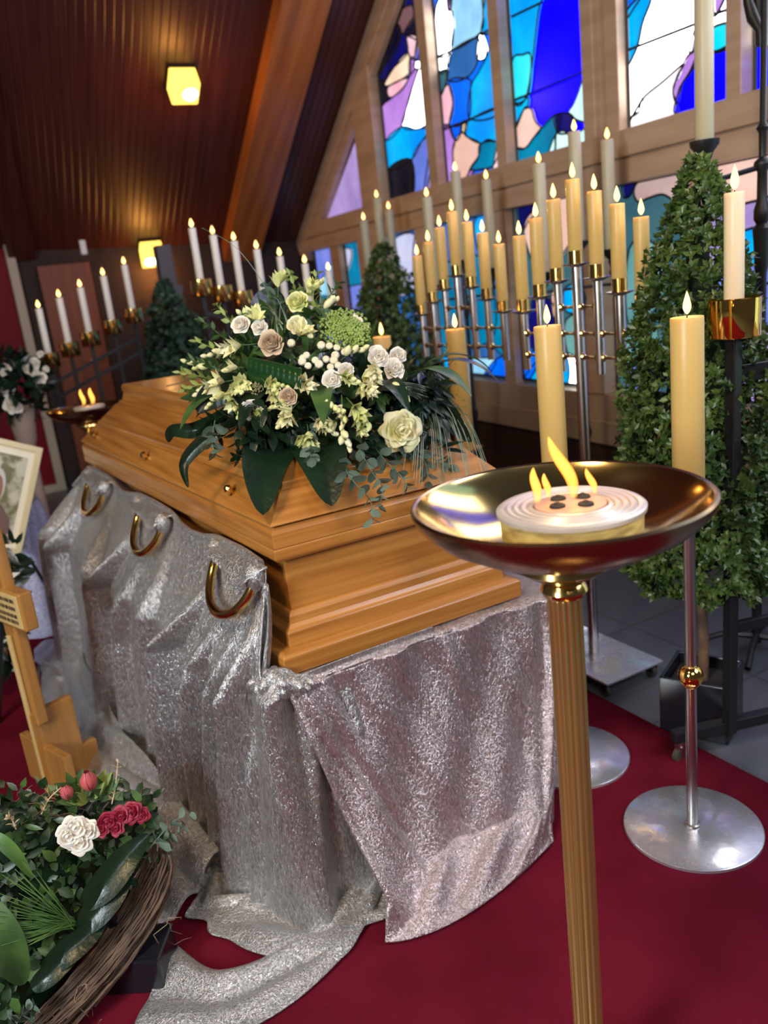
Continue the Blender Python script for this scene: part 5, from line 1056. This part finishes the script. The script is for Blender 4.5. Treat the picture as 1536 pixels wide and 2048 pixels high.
# single dried bloom lying on the lid
c = at_z(378, 765, 1.252); t = thing('dried_flower', c, 'small dried grey flower lying alone on the coffin lid, left of the spray', 'dried flower')
q = MB(); q.tube([c+np.array([-0.09, -0.02, 0.002]), c+np.array([-0.03, 0, 0.004]), c+np.array([0.02, 0.0, 0.010])], 0.0028, 6); q.build('stem', bark, t)
q = MB()
for k in range(9): q.leaf(c+np.array([0.02, 0, 0.008]), nrm((cos(k*0.7), sin(k*0.7), 0.5)), ZV, 0.040, 0.018, 0.2, 0.3, 4)
q.ball(c+np.array([0.03, 0, 0.018]), 0.014, 8, 6); q.build('bloom', mat('dried_grey', (0.16, 0.14, 0.16), 0.7, var=(0.30, 0.25, 0.16), vscale=60), t, sharp=180)

# ------------------------------------------------------------------ left side: portrait, cloth, roses, cross, wreath
# lilac cloth over a low stand, spreading to the carpet
tp = np.array([0.20, 4.55, 0.62]); g = []
t = tag(empty('lilac_cloth', (0.2, 4.5, 0.012)), 'lilac blue velvet cloth spread below the framed portrait at the left edge', 'cloth')
for v in np.linspace(0, 1, 50):
    row = []
    for a in np.linspace(0, 2*PI, 140):
        rr = (0.23+0.15*v**1.1)*(1+0.11*v*sin(a*9+1.4*sin(a*2))+0.03*sin(a*17+v*6)); row.append((tp[0]-0.02+rr*cos(a), tp[1]+rr*sin(a)*0.9, 0.635*(1-v)**1.05+0.014))
    g.append(row)
q = MB(); q.grid([[(tp[0]-0.02+(x-tp[0]+0.02)*f_, tp[1]+(y-tp[1])*f_, 0.65) for x, y, z in g[0]] for f_ in (0.02, 0.5, 0.98)] + g); q.build('cloth', lilac_velvet, t, sharp=180)
g = []
t2 = thing('lilac_cloth_end', (0.3, 4.2, 0.012), 'pale lilac cloth end lying flat on the carpet beside the drape', 'cloth')
for v in np.linspace(0, 1, 24): g.append([tuple(at_z(70+110*u, 1300-22*sin(u*PI*0.9)+(75)*v*(0.4+0.6*sin(min(1, u*1.2)*PI/2)), 0.03)+np.array([0, 0, 0.02*abs(sin(u*8+v*5))])) for u in np.linspace(0, 1, 40)])
q = MB(); q.grid(g); q.build('cloth', lilac_velvet, t2, solid=0.004, sharp=180)
# framed portrait leaning back
TR, BR = at_y(85, 897, 4.30), at_y(40, 1112, 4.18)
vert = nrm(BR-TR); H = np.linalg.norm(BR-TR); hor = nrm(np.array([1.0, 0.15, 0.0])); hor = nrm(hor-vert*(hor@vert)); nn = nrm(np.cross(hor, vert)); nn = nn if nn[1] < 0 else -nn; Wf = 0.40
t = thing('framed_portrait', BR-hor*0.2, 'cream framed portrait photograph leaning at the left edge, above the lilac cloth', 'picture frame')
def fp(u, v, o=0.0): return TR-hor*Wf*(1-u)+vert*H*v+nn*o
q = MB()
for (u0, u1, v0, v1) in ((0, 1, 0, 0.055), (0, 1, 0.945, 1), (0, 0.075, 0.05, 0.95), (0.925, 1, 0.05, 0.95)): q.box((fp(u0, v0)+fp(u1, v1))/2, ((u1-u0)*Wf, (v1-v0)*H, 0.035), (hor, vert, nn))
q.build('frame', frame_m, t, smooth=False, bevel=0.003)
q = MB(); q.box(fp(0.5, 0.5, 0.002), (Wf*0.87, H*0.90, 0.006), (hor, vert, nn)); q.build('mount', mount_m, t, smooth=False)
pm_ = bpy.data.materials.new('portrait_print'); pm_.use_nodes = True; nt = pm_.node_tree; pb = nt.nodes['Principled BSDF']; pb.inputs['Roughness'].default_value = 0.3
tcx = nt.nodes.new('ShaderNodeTexCoord'); nz = nt.nodes.new('ShaderNodeTexNoise'); nz.inputs['Scale'].default_value = 14; nt.links.new(tcx.outputs['Object'], nz.inputs['Vector']); rp = nt.nodes.new('ShaderNodeValToRGB')
rp.color_ramp.elements[0].position = 0.42; rp.color_ramp.elements[1].position = 0.58; rp.color_ramp.elements[0].color = (0.16, 0.15, 0.07, 1); rp.color_ramp.elements[1].color = (0.55, 0.52, 0.40, 1); nt.links.new(nz.outputs['Fac'], rp.inputs[0]); nt.links.new(rp.outputs[0], pb.inputs['Base Color'])
figm = mat('print_figure', (0.30, 0.13, 0.09), 0.35); coatm = mat('print_coat', (0.16, 0.09, 0.08), 0.35); hairm = mat('print_hair', (0.55, 0.52, 0.48), 0.35)
q = MB(); q.box(fp(0.5, 0.5, 0.006), (Wf*0.72, H*0.76, 0.003), (hor, vert, nn))
def disc(cu, cv, ru, rv, o, mi): n = 24; q.add([fp(cu+ru*cos(2*PI*i/n), cv+rv*sin(2*PI*i/n), o) for i in range(n)], [tuple(range(n))], mi)
disc(0.58, 0.42, 0.095, 0.16, 0.0079, 3); disc(0.585, 0.455, 0.070, 0.135, 0.0083, 1)
q.add([fp(u, v, 0.0081) for u, v in ((0.30, 0.88), (0.36, 0.70), (0.54, 0.58), (0.68, 0.58), (0.80, 0.70), (0.84, 0.88))], [(0, 1, 2, 3, 4, 5)], 2); q.build('portrait_print', [pm_, figm, coatm, hairm], t, smooth=False)
q = MB(); q.bar(fp(0.5, 0.25, -0.02), (fp(0.5, 1.0)[0], fp(0.5, 1.0)[1]+0.28, 0.655), 0.05, 0.01); q.build('prop', frame_m, t, smooth=False)
# vase of white roses farther back
c = at_y(28, 770, 5.5); t = thing('rose_vase', (c[0], c[1], 0.0), 'tall stand with white roses and dark leaves at the far left', 'flower arrangement')
q = MB(); q.lathe([(0.14, 0.0), (0.14, 0.03), (0.05, 0.05), (0.035, 0.3), (0.035, c[2]-0.40), (0.06, c[2]-0.34), (0.085, c[2]-0.15), (0.09, c[2]-0.12)], (c[0], c[1], 0), 24); q.build('stand', ceramic, t)
q = MB(); r = np.random.default_rng(3)
for i in range(420):
    n = nrm(r.normal(0, 1, 3)); p = c+n*np.array([0.20, 0.20, 0.20])*r.uniform(0.5, 1); q.leaf(p, nrm(n+r.normal(0, 0.5, 3)), n, 0.08, 0.04, 0.2, 0.2, 3)
q.build('leaves', leaf_dark, t, sharp=180)
for i, (x, y, R) in enumerate(((8, 740, 0.036), (14, 780, 0.040), (25, 812, 0.046), (56, 733, 0.036), (68, 728, 0.036), (78, 756, 0.040), (66, 744, 0.030), (80, 708, 0.020), (92, 738, 0.018), (20, 805, 0.034), (34, 815, 0.034))):
    q = MB(); p = at_y(x, y, 5.36); rose(q, p, nrm(EYE-p+np.array([0, 0, 0.4])), R, 0.7, 5, i); q.build('white_rose', petal_white, t, sharp=180)
# wooden grave cross in its stand
xb, yb = 0.115, 2.72; t = thing('grave_cross', (0.08, 2.72, 0.02), 'light varnished wooden grave cross standing at the left edge', 'cross')
lean = np.array([0.0, 0.02, 1.0]); ax_f = nrm((-0.94, -0.34, 0.0)); ax_s = nrm((-0.34, 0.94, 0.0)); ax_s = -ax_s if ax_s[0] > 0 else ax_s   # facing and sideways directions
def cx_(s_, z_, o_=0.0): return np.array([xb-0.005, yb, 0.0])+ax_s*s_+ax_f*o_+np.array([0, 0, z_])
A3 = (ax_s, ax_f, ZV)
q = MB(); q.box(cx_(0.045, 0.28+0.33), (0.078, 0.038, 0.68), A3); q.build('upright', [pine_light], t, smooth=False, bevel=0.006)
q = MB(); q.box(cx_(0.045, 0.885), (0.070, 0.036, 0.16), A3); q.build('top_end', pine_light, t, smooth=False, bevel=0.006)
q = MB(); q.box(cx_(0.045, 0.69, 0.004), (0.28, 0.044, 0.125), A3); q.build('cross_arm', pine_light, t, smooth=False, bevel=0.006)
q = MB(); q.box(cx_(0.045, 0.69, 0.027), (0.255, 0.006, 0.108), A3); pl = q.build('name_board', pine_face, t, smooth=False, bevel=0.002)
q = MB()
r = np.random.default_rng(2)
for row, zz in enumerate((0.725, 0.70, 0.675, 0.655)):
    u = -0.06
    while u < 0.15:
        w = r.uniform(0.004, 0.010); q.box(cx_(u, zz, 0.0305), (w, 0.001, 0.012), A3); u += w+0.004
q.build('lettering', ink, pl, smooth=False)
q = MB(); q.box(cx_(0.045, 0.29, 0.026), (0.020, 0.012, 0.60), A3); q.build('moulding', pine_face, t, smooth=False, bevel=0.003)
q = MB(); q.box(cx_(0.045, 0.165, -0.045), (0.030, 0.15, 0.29), A3); q.box(cx_(0.045, 0.07, -0.14), (0.030, 0.06, 0.10), A3); q.build('stand_board', pine_light, t, smooth=False, bevel=0.003)
q = MB(); q.box(cx_(0.045, 0.10, -0.0), (0.30, 0.028, 0.17), A3); q.build('stand_board', pine_light, t, smooth=False, bevel=0.003)
# thin black easel legs behind the cross
q = MB(); q.tube([at_y(60, 1118, 4.10), at_z(150, 1268, 0.022)], 0.008, 8); q.tube([at_y(0, 1250, 3.4), np.array([-0.03, 3.40, 0.02])], 0.014, 8); q.tube([at_y(60, 1118, 4.10), at_y(20, 1160, 3.75), at_y(0, 1250, 3.4)], 0.010, 8)
tag(q.build('easel', iron), 'thin black metal easel legs behind the wooden cross', 'easel')

lw = thing('leaf_wreath', at_y(10, 1200, 3.55), 'dark green leaf wreath with pale tips on the easel behind the wooden cross', 'wreath'); q = MB(); q2 = MB(); r = np.random.default_rng(31)
for i in range(240):
    px, py = r.uniform(-60, 34), r.uniform(1085, 1330); px = px-(max(0, py-1180))*0.06
    p = at_y(px, py, 3.55+r.uniform(-0.06, 0.06)); (q2 if i % 7 == 0 else q).leaf(p, nrm(r.normal(0, 1, 3)+np.array([0.4, -0.2, -0.2])), nrm(EYE-p), r.uniform(0.06, 0.11), r.uniform(0.022, 0.04), 0.2, 0.2, 3)
for (x, y, dx) in ((44, 1130, 0.9), (30, 1120, 0.7), (48, 1142, 0.5)):
    q.leaf(at_y(x-18, y, 3.5), nrm((dx, 0, -0.15+0.1*dx)), nrm((0, -1, 0.4)), 0.085, 0.036, 0.2, 0.25, 5)
q.build('leaves', leaf_dark, lw, sharp=180); q2.build('pale_tips', petal_white, lw, sharp=180)
# funeral wreath of twigs leaning at the lower left
wr = thing('twig_wreath', (-0.10, 1.72, 0.03), 'twig wreath with pink tulips, white and crimson blooms in the lower left corner', 'wreath')
def wy(px, py): return at_y(px, py, 1.86-0.00032*max(0, py-1560))
spine = cr([wy(320, 1690), wy(315, 1745), wy(285, 1820), wy(230, 1905), wy(165, 1985), wy(90, 2065), wy(20, 2130)], 12)
r = np.random.default_rng(8); q = MB()
for i in range(150):
    a0, rr0 = r.uniform(0, 2*PI), r.uniform(0.2, 1.0)**0.6; s0, e0 = r.integers(0, 26), r.integers(44, len(spine)); pts = []
    for k in range(s0, e0, 3):
        d = nrm(spine[min(k+1, len(spine)-1)]-spine[max(k-1, 0)]); u, v, w = frame_of(d); f_ = k/len(spine); wd = 0.050*min(1, 0.45+f_*3.0); a = a0+f_*0.8
        pts.append(spine[k]+(u*cos(a)*1.0+v*sin(a)*0.75)*wd*rr0+r.normal(0, 0.0016, 3))
    q.tube(pts, [0.0018+0.0016*sin(PI*j/len(pts)) for j in range(len(pts))], 5)
q.build('twig_bundle', twig_m, wr, sharp=180)
q = MB()
for i in range(16):
    k = r.integers(10, len(spine)-6); p = spine[k]+r.normal(0, 0.03, 3); pts = [p]
    for j in range(5): pts.append(pts[-1]+np.array([r.normal(0.012, 0.014), r.normal(-0.004, 0.008), r.normal(-0.006, 0.012)]))
    q.tube(pts, [0.0013, 0.0012, 0.001, 0.0009, 0.0007, 0.0005], 4)
q.build('loose_twigs', mat('loose_twig', (0.30, 0.20, 0.12), 0.7), wr, sharp=180)
# bed of foliage on the wreath
q = MB(); iv = MB()
for i in range(1500):
    x, y = r.uniform(-60, 340), r.uniform(1600, 2060)
    lim = 1600+0.02*(x-150)**2*0.03; edge = 345-(y-1700)*0.86 if y > 1700 else 340
    if x > edge-20 or y < 1590+0.0007*(x-170)**2: continue
    p = wy(x, y)+np.array([0, r.uniform(0.0, 0.10), 0]); d = nrm(r.normal(0, 1, 3)+nrm(EYE-p)*0.5+np.array([0, 0, 0.3])); (iv if i % 4 == 0 else q).leaf(p, d, nrm(EYE-p), r.uniform(0.02, 0.05), r.uniform(0.012, 0.026), 0.2, 0.2, 3, 0.8)
q.build('foliage', mat('wreath_leaf', (0.012, 0.032, 0.011), 0.42, var=(0.030, 0.065, 0.018), vscale=14, transl=0.08), wr, sharp=180); iv.build('ivy_leaves', mat('ivy_leaf', (0.035, 0.095, 0.022), 0.4, var=(0.10, 0.19, 0.045), vscale=18, transl=0.2), wr, sharp=180)
back = MB(); back.grid([[wy(-80+u*(400-(max(0, v-0.2))*330), 1630+v*520)+np.array([0, 0.10-0.05*sin(PI*u), 0]) for u in np.linspace(0, 1, 14)] for v in np.linspace(0, 1, 14)]); back.build('moss_bed', leaf_dark, wr, solid=0.03)
for (pa, Wd, m) in (([(160, 1800), (200, 1745), (245, 1690), (292, 1655)], 0.075, leaf_dark), ([(155, 1850), (190, 1790), (225, 1745), (255, 1718)], 0.075, leaf_dark), ([(80, 1930), (120, 1880), (170, 1840), (218, 1800)], 0.06, leaf_dark), ([(-40, 1780), (-10, 1830), (20, 1890), (45, 1950)], 0.085, leaf_mid), ([(60, 1960), (90, 1920), (135, 1880), (200, 1850)], 0.05, leaf_dark), ([(-30, 1650), (0, 1660), (30, 1690), (60, 1740)], 0.03, grass_g)):
    big_leaf([wy(x, y)+np.array([0, -0.03-0.025*sin(PI*i/3), 0]) for i, (x, y) in enumerate(pa)], Wd*0.9, 'broad_leaf', m, wr, cup_=0.35)
for i in range(60):
    a = wy(140+r.normal(0, 4), 1830+r.normal(0, 6))+np.array([0, -0.03, 0]); ang = r.uniform(2.2, 3.5); L = r.uniform(90, 175); ex, ey = 140+L*cos(ang), 1830-L*sin(ang)*1.15; e = wy(ex, ey)+np.array([0, -0.05, 0]); q = MB(); P_ = cr([a, (a+e)/2+np.array([0, -0.02, 0.015]), e], 8)
    q.tube(P_, [0.0017*(1-0.7*j/len(P_)) for j in range(len(P_))], 4); q.build('grass_blade', grass_g, wr, sharp=180)
def tulip(x, y, R, d, m):
    p = wy(x, y)+np.array([0, -0.02, 0]); q = MB(); u, v, w = frame_of(d)
    for k in range(6):
        a0 = k*PI/3; rows = []
        for vv in np.linspace(0, 1, 8):
            rad = R*(0.55+0.55*sin(vv*PI*0.85+0.25))*(1.0 if k % 2 else 0.9)*(1-0.45*vv**3); rows.append([p+u*cos(a0+uu*0.80*(1-0.5*vv**2))*rad+v*sin(a0+uu*0.80*(1-0.5*vv**2))*rad+w*R*2.5*(vv-0.35) for uu in np.linspace(-1, 1, 7)])
        q.grid(rows)
    q.build('tulip', m, wr, sharp=180)
tulip(174, 1556, 0.0185, nrm((0.0, -0.15, 1)), petal_pink); tulip(131, 1578, 0.014, nrm((-0.15, -0.1, 1)), petal_pink)
for i, (x, y, R, m, nm) in enumerate(((142, 1635, 0.026, petal_white, 'white_bloom'), (165, 1640, 0.024, petal_white, 'white_bloom'), (150, 1662, 0.024, petal_white, 'white_bloom'), (128, 1650, 0.022, petal_white, 'white_bloom'), (205, 1622, 0.020, petal_red, 'crimson_bloom'), (232, 1612, 0.020, petal_red, 'crimson_bloom'), (252, 1604, 0.022, petal_red, 'crimson_bloom'), (272, 1610, 0.018, petal_red, 'crimson_bloom'), (222, 1635, 0.016, petal_red, 'crimson_bloom'), (195, 1638, 0.014, petal_red, 'crimson_bloom'))):
    p = wy(x, y)+np.array([0, -0.05, 0]); q = MB(); rose(q, p, nrm(EYE-p+r.normal(0, 0.5, 3)), R, 1.6, 4, 200+i); q.build(nm, m, wr, sharp=180)
sg = MB()
for i, pl in enumerate((((220, 1600), (228, 1560), (232, 1515)), ((80, 1620), (95, 1590), (118, 1568)), ((30, 1650), (22, 1630), (14, 1625)))):
    q = MB(); sprig([wy(*p)+np.array([0, -0.02, 0]) for p in pl], 7, 0.022, 0.009, q, q, 300+i); q.build('dried_spray', dry_m, wr, sharp=180)
for i, pl in enumerate((((290, 1680), (315, 1650), (340, 1625), (372, 1612)), ((300, 1670), (325, 1660), (360, 1640)), ((20, 2048), (35, 2010), (60, 1990)), ((100, 2090), (85, 2045), (50, 2010), (20, 2005)), ((130, 2090), (120, 2050), (110, 2030)))):
    q = MB(); sprig([wy(*p)+np.array([0, -0.04, 0]) for p in pl], 5, 0.040, 0.030, q, q, 320+i, 0.5, 0.9, sharp=0.6); q.build('eucalyptus_sprig', leaf_euca, wr, sharp=180)
for i, (x, y) in enumerate(((150, 1580), (195, 1580), (210, 1590), (180, 1600), (160, 1600))):
    q = MB(); p = wy(x, y)
    for k in range(7): q.leaf(p, nrm((cos(k*0.9), -0.4, 0.9+0.5*sin(k))), nrm(EYE-p), 0.055, 0.022, 0.2, 0.25, 4)
    q.build('lime_shoot', leaf_lime if i % 2 else leaf_mid, wr, sharp=180)
for i in range(26):
    p = wy(r.uniform(20, 270), r.uniform(1590, 1650)); pts = [p]
    for j in range(4): pts.append(pts[-1]+np.array([r.normal(0, 0.010), -0.003, r.uniform(0.004, 0.016)]))
    sg.tube(pts, 0.0008, 4)
sg.build('stems', bark, wr, sharp=180)['kind'] = 'stuff'
# its black metal stand
ws = thing('wreath_stand', (0.11, 1.77, 0.019), 'black metal foot of the wreath stand on the carpet, beside the velvet hem', 'stand')
q = MB(); A_, B_ = at_z(205, 1992, 0.019), at_z(330, 1985, 0.019); d = nrm(B_-A_); n = np.array([-d[1], d[0], 0]); q.box((A_+B_)/2+n*0.06+ZV*0.045, (np.linalg.norm(B_-A_), 0.12, 0.09), (d, n, ZV)); q.build('foot_box', black_gloss, ws, smooth=False, bevel=0.004)
q = MB(); c = (A_+B_)/2+n*0.06; q.bar(c+ZV*0.08, c+np.array([-0.10, 0.05, 0.30]), 0.02, 0.02); q.build('support_rod', iron, ws, smooth=False)
